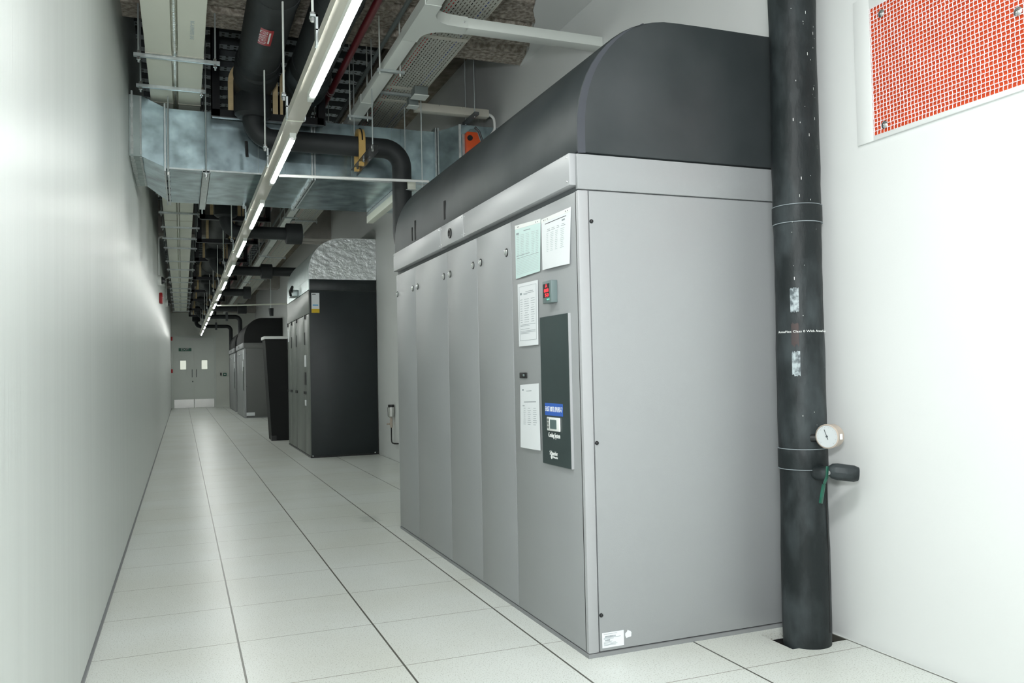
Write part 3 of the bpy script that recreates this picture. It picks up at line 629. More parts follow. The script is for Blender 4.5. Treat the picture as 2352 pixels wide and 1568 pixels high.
# ------------------------------------------------------------------ wall grille
gy0, gy1, gz0, gz1 = 1.2, 2.572, 2.096, 2.618
s = thing('wall_grille', 'white framed wall grille with woven wire mesh over red', 'grille', (XR, 1.9, gz0))
fx = XR-.012
part('frame', MB().box((fx, gy1, gz0-.02), (XR, gy1+.085, gz1+.06)).box((fx, gy0, gz1), (XR, gy1, gz1+.06)).box((fx, gy0-.08, gz0-.02), (XR, gy1, gz0)).box((fx, gy0-.08, gz0), (XR, gy0, gz1+.06)), 'white_metal' if False else 'wall_r', s, bevel=.002)
part('red_backing', MB().box((XR-.004, gy0, gz0), (XR-.001, gy1, gz1)), 'redback', s, 'orange-red backing panel')
wm = MB(); pit = .0168
k = int((gz1-gz0)/pit)
for i in range(1, k+1): wm.bar((fx+.002, gy0, gz0+i*pit), (fx+.002, gy1, gz0+i*pit), .0026, .0026)
j = 0; yy = gy1-.006
while yy > gy0:
    pts = []
    for i in range(k*2+2):
        z = gz0+i*pit/2; 
        if z > gz1: break
        pts.append((fx+.002, yy+.0016*math.sin(i*math.pi/2+.6), z))
    wm.tube(pts, .0016, 4, cap=False); yy -= pit
part('wire_mesh', wm, 'mesh', s)
for yy, z in ((2.508, 2.575), (2.512, 2.125), (1.93, 2.345), (1.93, 2.575)):
    part('screw', MB()._l(Vector((fx+.003, yy, z)), Vector((-1, 0, 0)), [(.016, 0), (.016, .004), (.009, .009), (.002, .010)], 14), 'chrome', s)
# ------------------------------------------------------------------ lighting strip: trunking and battens
part_t = MB().box((.585, -3.8, 2.672), (.678, 31.9, 2.725))
tr = solo('lighting_trunking', part_t, 'cream_d', 'long straight cream trunking that carries the row of lit battens', 'trunking')
for yy in (-.6, 2.2, 4.98, 7.8, 10.6, 13.4, 16.2, 19): part('joint_cover', MB().box((.582, yy, 2.669), (.681, yy+.012, 2.728)), 'cream', tr)
ycs = [3.8+2.1*i for i in range(-3, 14)]  # the farthest batten is an extra one, added to brighten the end door
bt = None
for i, yc in enumerate(ycs):
    order = i-3+1
    lab = 'lit batten on the cream trunking overhead, %s' % ('out of the frame near the camera' if i < 3 else ORD[order-1]+' one counted from the camera')
    if bt is None:
        bt = thing('light_batten', lab, 'light', (.651, yc, 2.672), 'battens along the ceiling trunking')
        part('housing', MB().box((.632, yc-.66, 2.640), (.670, yc+.66, 2.672)), 'white_metal', bt)
        part('tube', MB().tube([(.651, yc-.60, 2.641), (.651, yc-.597, 2.641), (.651, yc+.597, 2.641), (.651, yc+.60, 2.641)], .0145, 14, rad=[.010, .0145, .0145, .010]), 'tube', bt)
        part('end_cap', MB().box((.634, yc+.60, 2.634), (.668, yc+.70, 2.672)), 'white_metal', bt, bevel=.005)
        part('end_cap', MB().box((.636, yc-.64, 2.638), (.666, yc-.60, 2.672)), 'white_metal', bt, bevel=.005)
        part('spring_clip', MB().box((.631, yc+.2, 2.650), (.671, yc+.212, 2.672)), 'white', bt)
        y0b = yc
    else: dup(bt, (0, yc-y0b, 0), lab)
hp = None
for i, yy in enumerate([3.78, 4.93, 6.1, 8.3, 10.4, 12.5, 14.6, 16.7, 18.8, 21, 23.2, 25.4, 27.6]):
    zt = 3.70 if yy < 6.31 else ZC
    hg = thing('trunking_hanger', '%s zinc rod hanger of the lighting trunking counted from the camera' % ORD[i], 'hanger', (.585, yy, 2.67), 'rod hangers of the lighting trunking')
    part('bracket', MB().box((.574, yy-.02, 2.66), (.584, yy+.02, 2.80)).box((.574, yy-.02, 2.728), (.69, yy+.02, 2.735)).box((.679, yy-.02, 2.66), (.684, yy+.02, 2.735)).box((.55, yy-.02, 2.79), (.584, yy+.02, 2.80)), 'zinc', hg)
    part('rod', MB().cyl((.563, yy, 2.77), (.563, yy, zt), .006, 8), 'white_metal', hg)
    for za in (2.80, 2.772): part('nut', MB().cyl((.563, yy, za), (.563, yy, za+.015), .012, 6), 'chrome', hg)
# ------------------------------------------------------------------ bus ducts at left and their trapezes
for xa, xb, lb in ((-.212, -.050, 'left of the two parallel cream bus ducts under the ceiling'), (-.010, .155, 'right of the two parallel cream bus ducts under the ceiling')):
    o = solo('bus_duct', MB().box((xa, 2.6, 3.362), (xb, 29.9, 3.52)), 'cream', lb, 'bus duct', 'cream bus ducts', bevel=.004)
    for yy in (6.02, 7.1, 12.5, 17, 21.5): part('joint_strip', MB().box((xa-.003, yy, 3.358), (xb+.003, yy+.015, 3.523)), 'cream_d', o)
part('printed_marking', text_mb('BG-ANWEFSF-5AS', .034, (.075, 5.55, 3.3605), (0, 1, 0), (1, 0, 0), width=.30), 'ink_l', o)
solo('foil_wrapped_pipe', MB().tube([(-.030, 2.6+.25*i, 3.392+.002*math.sin(i*2)) for i in range(110)], .0188, 10), 'foil_fine', 'thin silver foil-wrapped pipe between the two cream bus ducts', 'pipe')
solo('flexible_foil_duct', MB().tube([(-.29, 4.9+.12*i, 3.86+.02*math.sin(i*.9)) for i in range(12)], .05, 14), 'foil_smooth', 'crumpled silver flexible duct high beside the left wall', 'duct')
tys = [6.06, 6.70, 8.9, 10.6, 11.85, 13.0, 14.06, 15.1, 16.85, 18.16, 19.6, 20.6, 22.1, 23.07, 24.4, 25.4, 26.6, 28.0, 29.75][:]
for i, yy in enumerate(tys):
    xa, xb = ((-.286, .262) if i == 0 else (-.30, .185) if i == 1 else (-.27, .257))
    if yy < 6.31: zt = 3.70
    elif 15.75 < yy < 16.42: zt = 3.70
    else: zt = ZC
    t = thing('trapeze_hanger', '%s zinc trapeze under the cream bus ducts counted from the camera' % ORD[i], 'hanger', ((xa+xb)/2, yy, 3.32), 'trapezes under the bus ducts')
    part('strut_channel', MB().box((xa, yy-.012, 3.338), (xb, yy+.012, 3.342)).box((xa, yy-.013, 3.338), (xb, yy-.009, 3.361)).box((xa, yy+.009, 3.338), (xb, yy+.013, 3.361)), 'zinc', t)
    for xx in (xa+.03, xb-.03):
        part('rod', MB().cyl((xx, yy, 3.30), (xx, yy, zt), .006, 8), 'rod', t)
        for za in (3.318, 3.362): part('nut', MB().cyl((xx, yy, za), (xx, yy, za+.017), .013, 6), 'chrome', t)
# ------------------------------------------------------------------ main galvanised duct
DY0, DY1, DZ0, DZ1 = 7.0, 8.37, 2.812, 3.285
def duct_box(mb, xa, xb, za0=DZ0, za1=DZ1, zb0=DZ0, zb1=DZ1, ya0=DY0, ya1=DY1, yb0=DY0, yb1=DY1):
    mb.add([(xa, ya0, za0), (xb, yb0, zb0), (xb, yb1, zb0), (xa, ya1, za0), (xa, ya0, za1), (xb, yb0, zb1), (xb, yb1, zb1), (xa, ya1, za1)],
           [(0, 3, 2, 1), (4, 5, 6, 7), (0, 1, 5, 4), (1, 2, 6, 5), (2, 3, 7, 6), (3, 0, 4, 7)]); return mb
dt = thing('galvanised_air_duct', 'large rectangular galvanised air duct crossing the corridor under the ceiling', 'duct', (1.1, 7.7, DZ0))
mb = duct_box(MB(), -.098, 2.10)
part('duct_section', mb, 'galv', dt)
sk = MB().box((-.098, DY0-.004, DZ0-.004), (2.1, DY0+.01, DZ0+.008)); part('lower_seam', sk, 'zinc', dt)
part('duct_transition', duct_box(MB(), -.275, -.098, DZ0+.075, DZ1+.075, DZ0, DZ1, DY0-.02, DY1-.3, DY0, DY1), 'galv', dt)
part('wall_collar', duct_box(MB(), XL+.002, -.275, DZ0+.075, DZ1+.08, DZ0+.075, DZ1+.075, DY0-.02, DY1-.3, DY0-.02, DY1-.3), 'galv_u', dt)
sl = MB()
random.seed(5)
for xx, w in ((XL+.021, .018), (-.283, .010)):
    z = DZ0+.09
    while z < DZ1+.06:
        hh = random.uniform(.02, .06); w3 = w*random.uniform(.7, 1.3); sl.box((xx-w3/2, DY0-.024, z), (xx+w3/2, DY0-.018, z+hh)); z += hh*.95
    y = DY0
    while y < DY1-.35:
        hh = random.uniform(.04, .12); w3 = w*random.uniform(.9, 1.8); sl.box((xx-w3/2, y, DZ0+.070), (xx+w3/2, y+hh, DZ0+.076)); y += hh*.95
part('sealant_bead', sl, 'sealant', dt, 'rough white sealant')
pr2 = MB()
duct_box(pr2, 2.10, 2.28, DZ0, DZ1, DZ0+.05, DZ1+.05, DY0, DY1, DY0-.12, DY1-.1)
part('duct_transition', pr2, 'galv', dt)
part('damper_section', duct_box(MB(), 2.28, XR-.002, DZ0+.05, DZ1+.05, DZ0+.05, DZ1+.05, DY0-.12, DY1-.1, DY0-.12, DY1-.1), 'galv', dt)
part('sealant_bead', MB().box((2.27, DY0-.128, DZ0+.05), (2.29, DY0-.118, DZ1+.05)), 'sealant', dt)
for xx in (-.098, 1.03, 2.10):
    fg = MB()
    for dx in (-.018, .004):
        fg.box((xx+dx, DY0-.03, DZ0-.03), (xx+dx+.012, DY0, DZ1+.03)).box((xx+dx, DY0, DZ0-.03), (xx+dx+.012, DY1, DZ0)).box((xx+dx, DY0, DZ1), (xx+dx+.012, DY1, DZ1+.03))
    fo = part('flange', fg, 'zinc', dt)
    for q in range(5): part('flange_bolt', MB().cyl((xx-.02, DY0+.12+q*.27, DZ0-.018), (xx+.02, DY0+.12+q*.27, DZ0-.018), .008, 6), 'black', fo)
for xx in (.19, .59, .80, 1.35, 1.7): part('cross_seam', MB().box((xx, DY0-.0025, DZ0), (xx+.003, DY0, DZ1)), 'galv_u', dt)
# duct hangers
for i, (xx, lb) in enumerate(((.19, 'zinc channel hanger under the left part of the big galvanised duct'), (-.085, 'thin rod hanger at the left flange of the big galvanised duct'), (1.80, 'zinc rod and channel hanger under the right end of the big galvanised duct'))):
    t = thing('duct_hanger', lb, 'hanger', (xx, 7.6, DZ0-.1))
    if i != 1:
        part('channel', MB().box((xx-.03, DY0-.11, DZ0-.045), (xx+.03, DY1+.05, DZ0-.04)).box((xx-.03, DY0-.11, DZ0-.045), (xx-.026, DY1+.05, DZ0-.003)).box((xx+.026, DY0-.11, DZ0-.045), (xx+.03, DY1+.05, DZ0-.003)), 'zinc', t)
    part('rod', MB().cyl((xx, DY0-.07, DZ0-.09), (xx, DY0-.07, ZC), .005, 8), 'rod', t)
    if i != 1: part('rod', MB().cyl((xx, DY1+.03, DZ0-.09), (xx, DY1+.03, ZC), .005, 8), 'rod', t)
    part('nut', MB().cyl((xx, DY0-.07, DZ0-.07), (xx, DY0-.07, DZ0-.046), .012, 6), 'chrome', t)
# orange actuator
s = thing('damper_actuator', 'orange damper actuator on the right end of the galvanised duct', 'actuator', (2.38, 6.86, 3.1))
ay = DY0-.121
part('case', MB().prism([(2.318, 3.0), (2.45, 3.0), (2.46, 3.16), (2.425, 3.262), (2.33, 3.262), (2.318, 3.24)], ay-.06, ay-.004), 'orange', s, bevel=.006)
part('back_plate', MB().box((2.296, ay-.02, 2.98), (2.318, ay, 3.25)), 'zinc', s)
part('dial_knob', MB().cyl((2.352, ay-.06, 3.205), (2.352, ay-.072, 3.205), .024, 16), 'black', s)
part('cable_clamp', MB().prism([(2.34, 3.262), (2.42, 3.262), (2.41, 3.30), (2.36, 3.285)], ay-.05, ay-.01), 'meter', s)
part('lever', MB().tube([(2.40, ay-.06, 3.305), (2.44, ay-.06, 3.27), (2.475, ay-.06, 3.17)], .010, 8), 'black', s)
# ------------------------------------------------------------------ chilled water mains
def main_pipe(xc, lb, tag, ty, flip):
    t = thing('chilled_water_main', lb, 'pipe', (xc, 12, 3.35), 'big black mains')
    pth = [(xc, YN+.05, 3.5)]+[(xc+.003*math.sin(i), 1.0+i*.9, 3.5) for i in range(35)]
    part('insulation', MB().tube(pth, .150, 32), 'rubber', t)
    for yy in (3.9, 5.05, 6.2, 9.2, 12, 15, 18.5, 22): part('joint_band', MB().cyl((xc, yy, 3.5), (xc, yy+.10, 3.5), .1535, 32), 'rubber', t)
    R = .1515
    def cylpatch(x_c, da, y0_, y1_, r, lift):
        k = 8; vs = []
        for yq in (y0_, y1_):
            for i in range(k+1):
                a = math.radians(-90)+da[0]+(da[1]-da[0])*i/k; vs.append((x_c+math.cos(a)*(r+lift), yq, 3.5+math.sin(a)*(r+lift)))
        return MB().add(vs, [(i, i+1, k+2+i, k+1+i) for i in range(k)])
    c0 = (-.45, .10) if not flip else (-.40, .14)
    lab_ = part('flow_label', cylpatch(xc, c0, ty-.13, ty+.13, R, .0005), 'red', t, 'red flow label with white lettering')
    # lettering runs along the pipe, wrapped around it
    tm = text_mb(tag, .075, (0, 0, 0), (1, 0, 0), (0, 1, 0), width=.20, extr=.0)
    vs = []; cc = (c0[0]+c0[1])/2 + (-.09 if not flip else .09)
    for v in tm.v:
        sg = 1 if flip else -1
        a = math.radians(-90)+cc+sg*v[1]/R
        vs.append((xc+math.cos(a)*(R+.0015), ty+sg*v[0], 3.5+math.sin(a)*(R+.0015)))
    part('label_lettering', MB().add(vs, tm.f), 'white', lab_)
    ca = c0[1]-.13 if not flip else c0[0]+.13
    part('flow_arrow', cylpatch(xc, (ca-.035, ca+.035), ty-.09, ty+.09, R, .0015), 'white', lab_)
    return t
mp1 = main_pipe(.545, 'left of the two big black insulated mains, red flow label in full view', 'CHWR-52', 5.50, False)
mp2 = main_pipe(.925, 'right of the two big black insulated mains, partly behind the lit trunking', 'CHWR-50', 5.55, True)
# wrapped sleeves on the mains before the first frame
part('wrapped_sleeve', MB().tube([(.545, 6.35, 3.5), (.545, 6.37, 3.5), (.545, 6.62, 3.49)], .16, 28, rad=[.151, .166, .166]), 'rubber', mp1)
part('wrapped_sleeve', MB().tube([(.925, 6.38, 3.5), (.925, 6.44, 3.49), (.925, 6.70, 3.46)], .16, 28, rad=[.151, .172, .168]), 'rubber_pipe', mp2)
# black steel frames with wooden saddles
FB = None
def frame(yf, lb):
    zb = 3.205 if yf < 8 else 3.20
    t = thing('pipe_support_frame', lb, 'pipe support', (.64, yf, zb), 'black steel frames under the mains')
    for xx in (.228, 1.045):
        part('post', MB().box((xx, yf-.03, zb), (xx+.008, yf+.03, ZC)).box((xx-.0, yf-.03, zb), (xx+.065, yf-.022, ZC)), 'blacksteel', t)
    part('cross_channel', MB().box((.228, yf-.03, zb), (1.095, yf+.03, zb+.008)).box((.228, yf-.03, zb), (1.095, yf-.022, zb+.06)).box((.228, yf+.022, zb), (1.095, yf+.03, zb+.06)), 'blacksteel', t)
    part('lip', MB().box((.228, yf-.034, zb-.004), (1.095, yf-.03, zb+.004)), 'grey_d', t)
    for xc in (.545, .925):
        k = 14; zc = 3.5; ro = .190; prf = [(xc-ro, zb+.009), (xc-ro, zc)]+[(xc-ro*math.cos(math.pi*i/k), zc+ro*math.sin(math.pi*i/k)) for i in range(1, k)]+[(xc+ro, zc), (xc+ro, zb+.009), (xc+.1508, zb+.009), (xc+.1508, zc)]
        prf += [(xc+.1508*math.cos(math.pi*i/k), zc+.1508*math.sin(math.pi*i/k)) for i in range(1, k)]+[(xc-.1508, zc), (xc-.1508, zb+.009)]
        if xc > .7: prf = [(max(p[0], .752), p[1]) for p in prf]
        part('wooden_saddle', MB().prism([(min(p[0], xc), p[1]) for p in prf] if xc > .7 else prf, yf-.02, yf+.02), 'wood', t, 'pale wooden pipe saddle')
    return t
for i, yf in enumerate((6.86, 11.4, 13.4, 15.6, 18.6, 21.4, 23.9, 27.3, 30.2)):
    frame(yf, 'black steel frame with pale wooden saddles, ' + ('just before the galvanised duct' if i == 0 else ORD[i-1]+' one beyond the galvanised duct'))
# branch pipes
def branch(yb, xc, zc, xe, lb, drop=None, into=None, cap=None, r=.08, collar=True, big=.138, yend=None):
    t = thing('branch_pipe', lb, 'pipe', (xc, yb, zc), 'branch pipes off the mains')
    if collar:
        part('collar', MB().tube([(xc, yb, 3.36), (xc, yb, 3.34), (xc, yb, 3.20), (xc, yb, 3.175)], big, 28, rad=[.125, big, big, .110]), 'rubber', t)
    pts = [(xc, yb, 3.36 if collar else zc+.3), (xc, yb, zc), (xe, yb, zc)]
    if drop is not None: pts.append((xe, yb, drop))
    if into is not None: pts.append((xe, into, drop))
    part('pipe', MB().tube(fillet(pts, .15, 10), r, 24), 'rubber', t)
    if cap: part('end_sleeve', MB().tube([(cap[0], yb, zc), (cap[0]+.01, yb, zc), (cap[1]-.01, yb, zc), (cap[1], yb, zc)], cap[2], 24, rad=[cap[2]-.02, cap[2], cap[2], cap[2]-.02]), 'rubber', t)
    return t
br = branch(6.70, .53, 3.02, 1.708, 'black insulated branch pipe bending down behind the foreground cabinet hood', drop=2.20, into=6.25)
part('drain_stub', MB().cyl((.475, 6.66, 2.98), (.48, 6.66, 2.86), .012, 8), 'black', br)
branch(11.05, .53, 3.00, 1.42, 'black branch pipe ending in a thick sleeve, first one beyond the galvanised duct', cap=(1.26, 1.47, .135))
branch(15.2, .53, 3.00, 1.95, 'black branch pipe with a mid sleeve running to the foil hood', cap=(1.30, 1.50, .132))
branch(19.2, .53, 3.00, 1.38, 'black branch pipe ending in a thick sleeve, seen above the black cabinet aisle', cap=(1.27, 1.43, .135))
branch(24.4, .53, 3.04, 1.5, 'farthest short black branch pipe ending in a thick sleeve', cap=(1.45, 1.7, .14))
branch(27.85, .50, 3.04, 1.735, 'black branch pipe dropping into the gap between the two far grey cabinets', drop=.02, r=.066)
branch(32.55, .50, 3.0, 1.70, 'farthest black branch pipe dropping beside the end door', drop=.02, r=.066, collar=True)
# ochre saddle and black strut on the first branch
s = thing('pipe_clamp', 'ochre wooden clamp hung on a black steel strut round the first branch pipe', 'pipe support', (1.36, 6.7, 2.83))
k = 18; ring = []
for i in range(k+1): a = math.pi*i/k; ring.append((6.70-.115*math.cos(a), 3.045+.115*math.sin(a)))
ring += [(6.70+.115, 2.84), (6.70+.081, 2.84), (6.70+.081, 3.045)]
for i in range(1, k): a = math.pi*(1-i/k); ring.append((6.70-.081*math.cos(a), 3.045+.081*math.sin(a)))
ring += [(6.70-.081, 3.045), (6.70-.081, 2.84), (6.70-.115, 2.84)]
part('wooden_saddle', MB().prism(ring, 1.335, 1.385, 'x'), 'ochre', s)
part('u_bolt', MB().tube([(1.36, 6.70-.12*math.cos(math.pi*i/12), 3.045+.12*math.sin(math.pi*i/12)) for i in range(13)], .006, 8), 'black', s)
part('strut', MB().bar((1.375, 6.50, 2.93), (1.29, 6.98, 2.78), .045, .006).bar((1.395, 6.50, 2.915), (1.31, 6.98, 2.765), .005, .045), 'blacksteel', s) if False else part('strut', MB().bar((1.35, 6.08, 2.873), (1.35, 6.90, 2.873), .05, .006).bar((1.375, 6.08, 2.85), (1.375, 6.90, 2.85), .005, .05), 'blacksteel', s)
for yy in (6.16, 6.50, 6.74, 6.84): part('bolt', MB().cyl((1.35, yy, 2.845), (1.35, yy, 2.885), .010, 6), 'chrome', s)
part('rod', MB().cyl((1.35, 6.16, 2.86), (1.35, 6.16, 3.70), .005, 8), 'rod', s)
part('rod', MB().cyl((1.35, 6.86, 2.86), (1.35, 6.86, ZC), .005, 8), 'rod', s)
# ------------------------------------------------------------------ red pipe, conduit
solo('sprinkler_pipe', MB().tube([(1.165, YN+.1, 3.52), (1.168, 5.0, 3.52), (1.175, 31.0, 3.52)], .026, 16), 'redpipe', 'dark red sprinkler pipe beside the cable trunking under the ceiling', 'pipe')
solo('grey_conduit', MB().tube([(1.41, YN+.1, 3.62), (1.41, 31, 3.62)], .016, 10), 'pipegrey', 'thin grey-green conduit running just above the white cable trunking', 'conduit')
solo('grey_conduit', MB().tube([(1.27, 8.5, 3.66), (1.27, 31, 3.66)], .014, 8), 'pipegrey', 'thin grey conduit beside the red pipe beyond the galvanised duct', 'conduit')
# ------------------------------------------------------------------ white cable trunking with tee
t = thing('cable_trunking', 'white cable trunking with a curved tee branching to the right wall', 'trunking', (1.4, 5, 3.32))
TX0, TX1, TZ0, TZ1 = 1.338, 1.432, 3.32, 3.385
part('run', MB().box((TX0, YN+.1, TZ0), (TX1, 30.5, TZ1)), 'white_metal', t, bevel=.003)
# tee body with rounded inner corners, in plan
k = 6; r0 = .14; pl = [(TX0-.004, 4.62), (TX1+.004, 4.62), (TX1+.004, 4.84-r0+.02)]
for i in range(1, k+1): a = math.pi/2*i/k; pl.append((TX1+.004+r0*(1-math.cos(a)), 4.84-r0+.02+r0*math.sin(a)*.99))
pl += [(1.68, 4.862), (1.68, 4.972)]
for i in range(k+1): a = math.pi/2*i/k; pl.append((TX1+.004+r0-r0*math.sin(a), 4.972+r0-r0*math.cos(a)))
pl += [(TX1+.004, 5.18), (TX0-.004, 5.18)]
part('tee', MB().prism(pl, TZ0-.003, TZ1+.003, 'z'), 'white_metal', t)
part('tee_arm', MB().box((1.68, 4.865, TZ0), (XR-.002, 4.968, TZ1)), 'white_metal', t, bevel=.003)
part('tee_screw', MB().sphere((1.655, 4.858, 3.352), .006, 8), 'chrome', t)
for yy in (6.5, 7.3, 9.6, 12, 14.4, 16.8): part('joint_cover', MB().box((TX0-.004, yy, TZ0-.004), (TX1+.004, yy+.09, TZ1+.004)), 'white_metal', t)
tsy = [5.73, 6.85, 8.8, 11.6, 13.5, 15.5, 17.5, 20]
for i, yy in enumerate(tsy):
    q = thing('trunking_strut', '%s short zinc strut under the white cable trunking counted from the camera' % ORD[i], 'hanger', (1.39, yy, 3.29), 'short struts under the white cable trunking')
    part('strut_channel', MB().box((1.295, yy-.014, 3.300), (1.492, yy+.014, 3.3185)), 'zinc', q)
    zt = 3.70 if yy < 6.31 or 15.75 < yy < 16.42 else ZC
    for xx in (1.315, 1.462): part('rod', MB().cyl((xx, yy, 3.28), (xx, yy, zt), .0055, 8), 'white_metal', q); 
# perforated tray with cables
t = thing('perforated_cable_tray', 'wide perforated cream cable tray right of the white trunking', 'cable tray', (1.69, 10, 3.45))
part('tray_plate', MB().add([(1.535, YN+.1, 3.452), (1.850, YN+.1, 3.452), (1.850, 30, 3.452), (1.535, 30, 3.452)], [(0, 1, 2, 3)]), 'perf', t)
part('side_flange', MB().box((1.532, YN+.1, 3.45), (1.535, 30, 3.50)).box((1.850, YN+.1, 3.45), (1.853, 30, 3.50)), 'cream_d', t)
for yy in (4.2, 5.35, 6.42, 6.75, 9.0, 11.5, 14, 16.5): part('tray_joint', MB().box((1.535, yy, 3.4485), (1.85, yy+.05, 3.4515)), 'cream_d', t)
for i, (xx, mt, lb) in enumerate(((1.562, 'cable_r', 'red cable nearest the edge in the perforated tray'), (1.588, 'cable_r', 'red cable second from the edge in the perforated tray'), (1.615, 'cable_k', 'black cable beside the red pair in the perforated tray'), (1.70, 'cable_k', 'black cable along the middle of the perforated tray'), (1.79, 'cable_b', 'blue cable at the right side of the perforated tray'))):
    solo('cable', MB().tube([(xx+.004*math.sin(j*1.3+i), YN+.2+j*1.0, 3.4645) for j in range(33)], .010, 8), mt, lb, 'cable', 'cables in the perforated tray')
for i, yy in enumerate([6.56, 10.6, 12.5, 13.9, 16.2+.4, 18.5, 20.5]):
    q = thing('tray_strut', '%s zinc strut under the perforated cable tray counted from the camera' % ORD[i], 'hanger', (1.69, yy, 3.42), 'struts under the perforated tray')
    part('strut_channel', MB().box((1.50, yy-.014, 3.428), (1.89, yy+.014, 3.447)), 'zinc', q)
    zt = 3.70 if yy < 6.31 else ZC
    for xx in (1.513, 1.878): part('rod', MB().cyl((xx, yy, 3.41), (xx, yy, zt), .0055, 8), 'rod', q)
# side trunking to the wall above the duct
t = thing('branch_trunking', 'short cream trunking from the perforated tray towards the right wall above the duct', 'trunking', (2.2, 6.75, 3.37))
part('box_section', MB().box((1.845, 6.72, 3.375), (2.50, 6.80, 3.44)), 'cream_d', t, bevel=.003)
for xx in (1.86, 2.05, 2.25): part('screw', MB().sphere((xx, 6.715, 3.43), .005, 8), 'chrome', t)
q = thing('trapeze_hanger', 'dark zinc strut and twin rods holding the short cream side trunking', 'hanger', (2.33, 6.76, 3.35))
part('strut_channel', MB().box((2.325, 6.60, 3.348), (2.365, 6.93, 3.372)), 'grey_d', q)
part('rod', MB().cyl((2.345, 6.66, 3.34), (2.345, 6.66, ZC), .005, 8), 'rod', q); part('rod', MB().cyl((2.345, 6.90, 3.34), (2.345, 6.90, ZC), .005, 8), 'rod', q)
solo('flexible_conduit', MB().tube(fillet([(2.50, 6.76, 3.41), (2.56, 6.76, 3.41), (2.565, 6.76, 3.28), (2.44, 6.80, 3.10)], .07, 6), .012, 10), 'white', 'white flexible conduit curling down to the orange actuator', 'conduit')
for i, (xx, yy, sx_, lb) in enumerate(((1.79, 6.40, .055, 'larger grey junction box under the edge of the perforated tray'), (1.80, 6.66, .040, 'smaller grey junction box just beyond the larger one under the tray'))):
    o = solo('junction_box', MB().box((xx-sx_, yy-sx_, 3.38), (xx+sx_, yy+sx_, 3.449)), 'pipegrey', lb, 'junction box', bevel=.004)
    part('lid', MB().box((xx-sx_-.006, yy-sx_-.006, 3.372), (xx+sx_+.006, yy+sx_+.006, 3.38)), 'white_metal', o)
# white trunking under the right end of the duct
o = solo('wall_trunking', MB().box((1.735, 6.60, 2.675), (1.80, 8.25, 2.745)), 'cream', 'cream trunking end section below the right end of the galvanised duct', 'trunking', bevel=.003)
q = thing('rod_hanger', 'zinc rod and bracket holding the cream trunking end section below the duct', 'hanger', (1.84, 6.56, 2.65))
part('bracket', MB().box((1.72, 6.61, 2.668), (1.90, 6.64, 2.674)), 'zinc', q); part('rod', MB().cyl((1.86, 6.62, 2.655), (1.86, 6.62, ZC), .005, 8), 'rod', q)
# white conduits from trunking to wall
solo('white_conduit', MB().tube([(.68, 6.30, 2.648), (1.84, 6.36, 2.690)], .011, 10), 'white', 'white conduit crossing right from the lit trunking in front of the galvanised duct', 'conduit')
solo('white_conduit', MB().tube([(.68, 18.0, 2.612), (1.5, 18.02, 2.64), (2.63, 18.05, 2.69)], .015, 10), 'cream', 'cream conduit crossing right from the lit trunking far down the corridor', 'conduit')
solo('white_conduit', MB().tube([(.25, 15.3, 3.62), (.70, 15.3, 3.60), (.70, 15.3, 3.60+.02)], .014, 8), 'white', 'short white conduit crossing between the bus ducts and the mains', 'conduit') if False else None
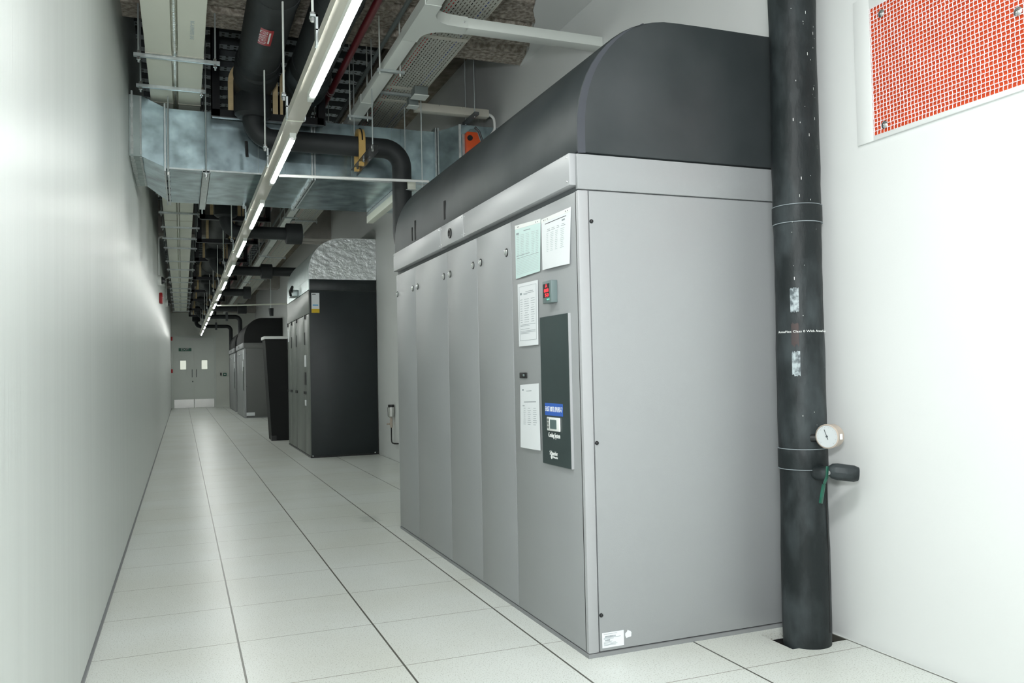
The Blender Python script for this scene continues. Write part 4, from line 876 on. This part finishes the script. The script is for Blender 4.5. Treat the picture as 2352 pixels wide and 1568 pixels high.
# left-wall conduits, cameras and alarm
for yy, zc_, zt, lb in ((15.0, 2.85, 3.52, 'upper-left white conduit rising from the nearer dome camera and crossing the corridor'), (22.0, 3.08, 3.60, 'white conduit rising from the farther dome camera and crossing the corridor')):
    solo('camera_conduit', MB().tube(fillet([(XL+.02, yy, zc_), (XL+.02, yy, zt), (.75, yy, zt)], .05, 5), .014, 8), 'white', lb, 'conduit')
for yy, zc_, lb in ((15.0, 2.785, 'nearer white dome camera on the left wall'), (22.0, 2.98, 'farther white dome camera on the left wall')):
    s = thing('dome_camera', lb, 'security camera', (XL, yy, zc_-.06), 'dome cameras on the left wall')
    part('housing', MB()._l(Vector((XL, yy, zc_)), Vector((1, 0, 0)), [(.085, 0), (.085, .05), (.07, .06)], 20), 'white', s)
    part('dome', MB().sphere((XL+.06, yy, zc_), .065, 16, half=True, axis=(1, 0, 0)), 'black', s)
s = thing('alarm_strobe', 'red fire alarm strobe on the left wall between the dome cameras', 'fire alarm', (XL, 16.1, 2.49))
part('case', MB().box((XL, 16.0, 2.49), (XL+.055, 16.25, 2.68)), 'red', s, bevel=.015)
part('strobe_lens', MB().sphere((XL+.055, 16.12, 2.60), .02, 10), 'dial', s)
# hanging black sleeve seen beyond the foil cabinet
s = thing('capped_pipe_end', 'black insulated pipe end hanging above the far aisle near the right wall', 'pipe', (1.93, 20, 2.53))
part('sleeve', MB().tube([(1.945, 20, 2.54), (1.935, 20, 2.72)], .06, 14, rad=[.045, .062]), 'rubber', s)
part('rod', MB().cyl((1.93, 20, 2.72), (1.93, 20, ZC), .008, 8), 'rod', s)
# clamps on the far branches
for i, (xx, yy, z) in enumerate(((1.30, 27.85, 3.04), (1.15, 32.55, 3.0))):
    solo('pipe_clamp', MB().box((xx, yy-.09, z-.13), (xx+.07, yy+.09, z+.14)).box((xx+.03, yy-.005, z+.14), (xx+.04, yy+.005, ZC if i == 0 else 3.56)), 'grey_d', ('dark clamp on the branch pipe over the gap between far cabinets', 'dark clamp on the last branch pipe near the end wall')[i], 'pipe support')
# hanging rods seen around the red pipe (pairs of service rods)
for i, (xx, yy) in enumerate(((1.235, 6.9), (1.11, 6.95), (1.235, 9.6), (1.11, 12.2), (1.235, 14.8), (1.11, 17.6), (1.235, 20.2))):
    q = thing('pipe_hanger', '%s rod and ring hanger of the red sprinkler pipe counted from the camera' % ORD[i], 'hanger', (1.17, yy, 3.49), 'ring hangers of the red pipe')
    part('ring', MB().tube([(1.171+.030*math.cos(a*math.pi/6), yy, 3.52+.030*math.sin(a*math.pi/6)) for a in range(13)], .003, 6, cap=False), 'zinc', q)
    part('rod', MB().cyl((1.171, yy, 3.55), (1.171, yy, ZC), .005, 8), 'rod', q)
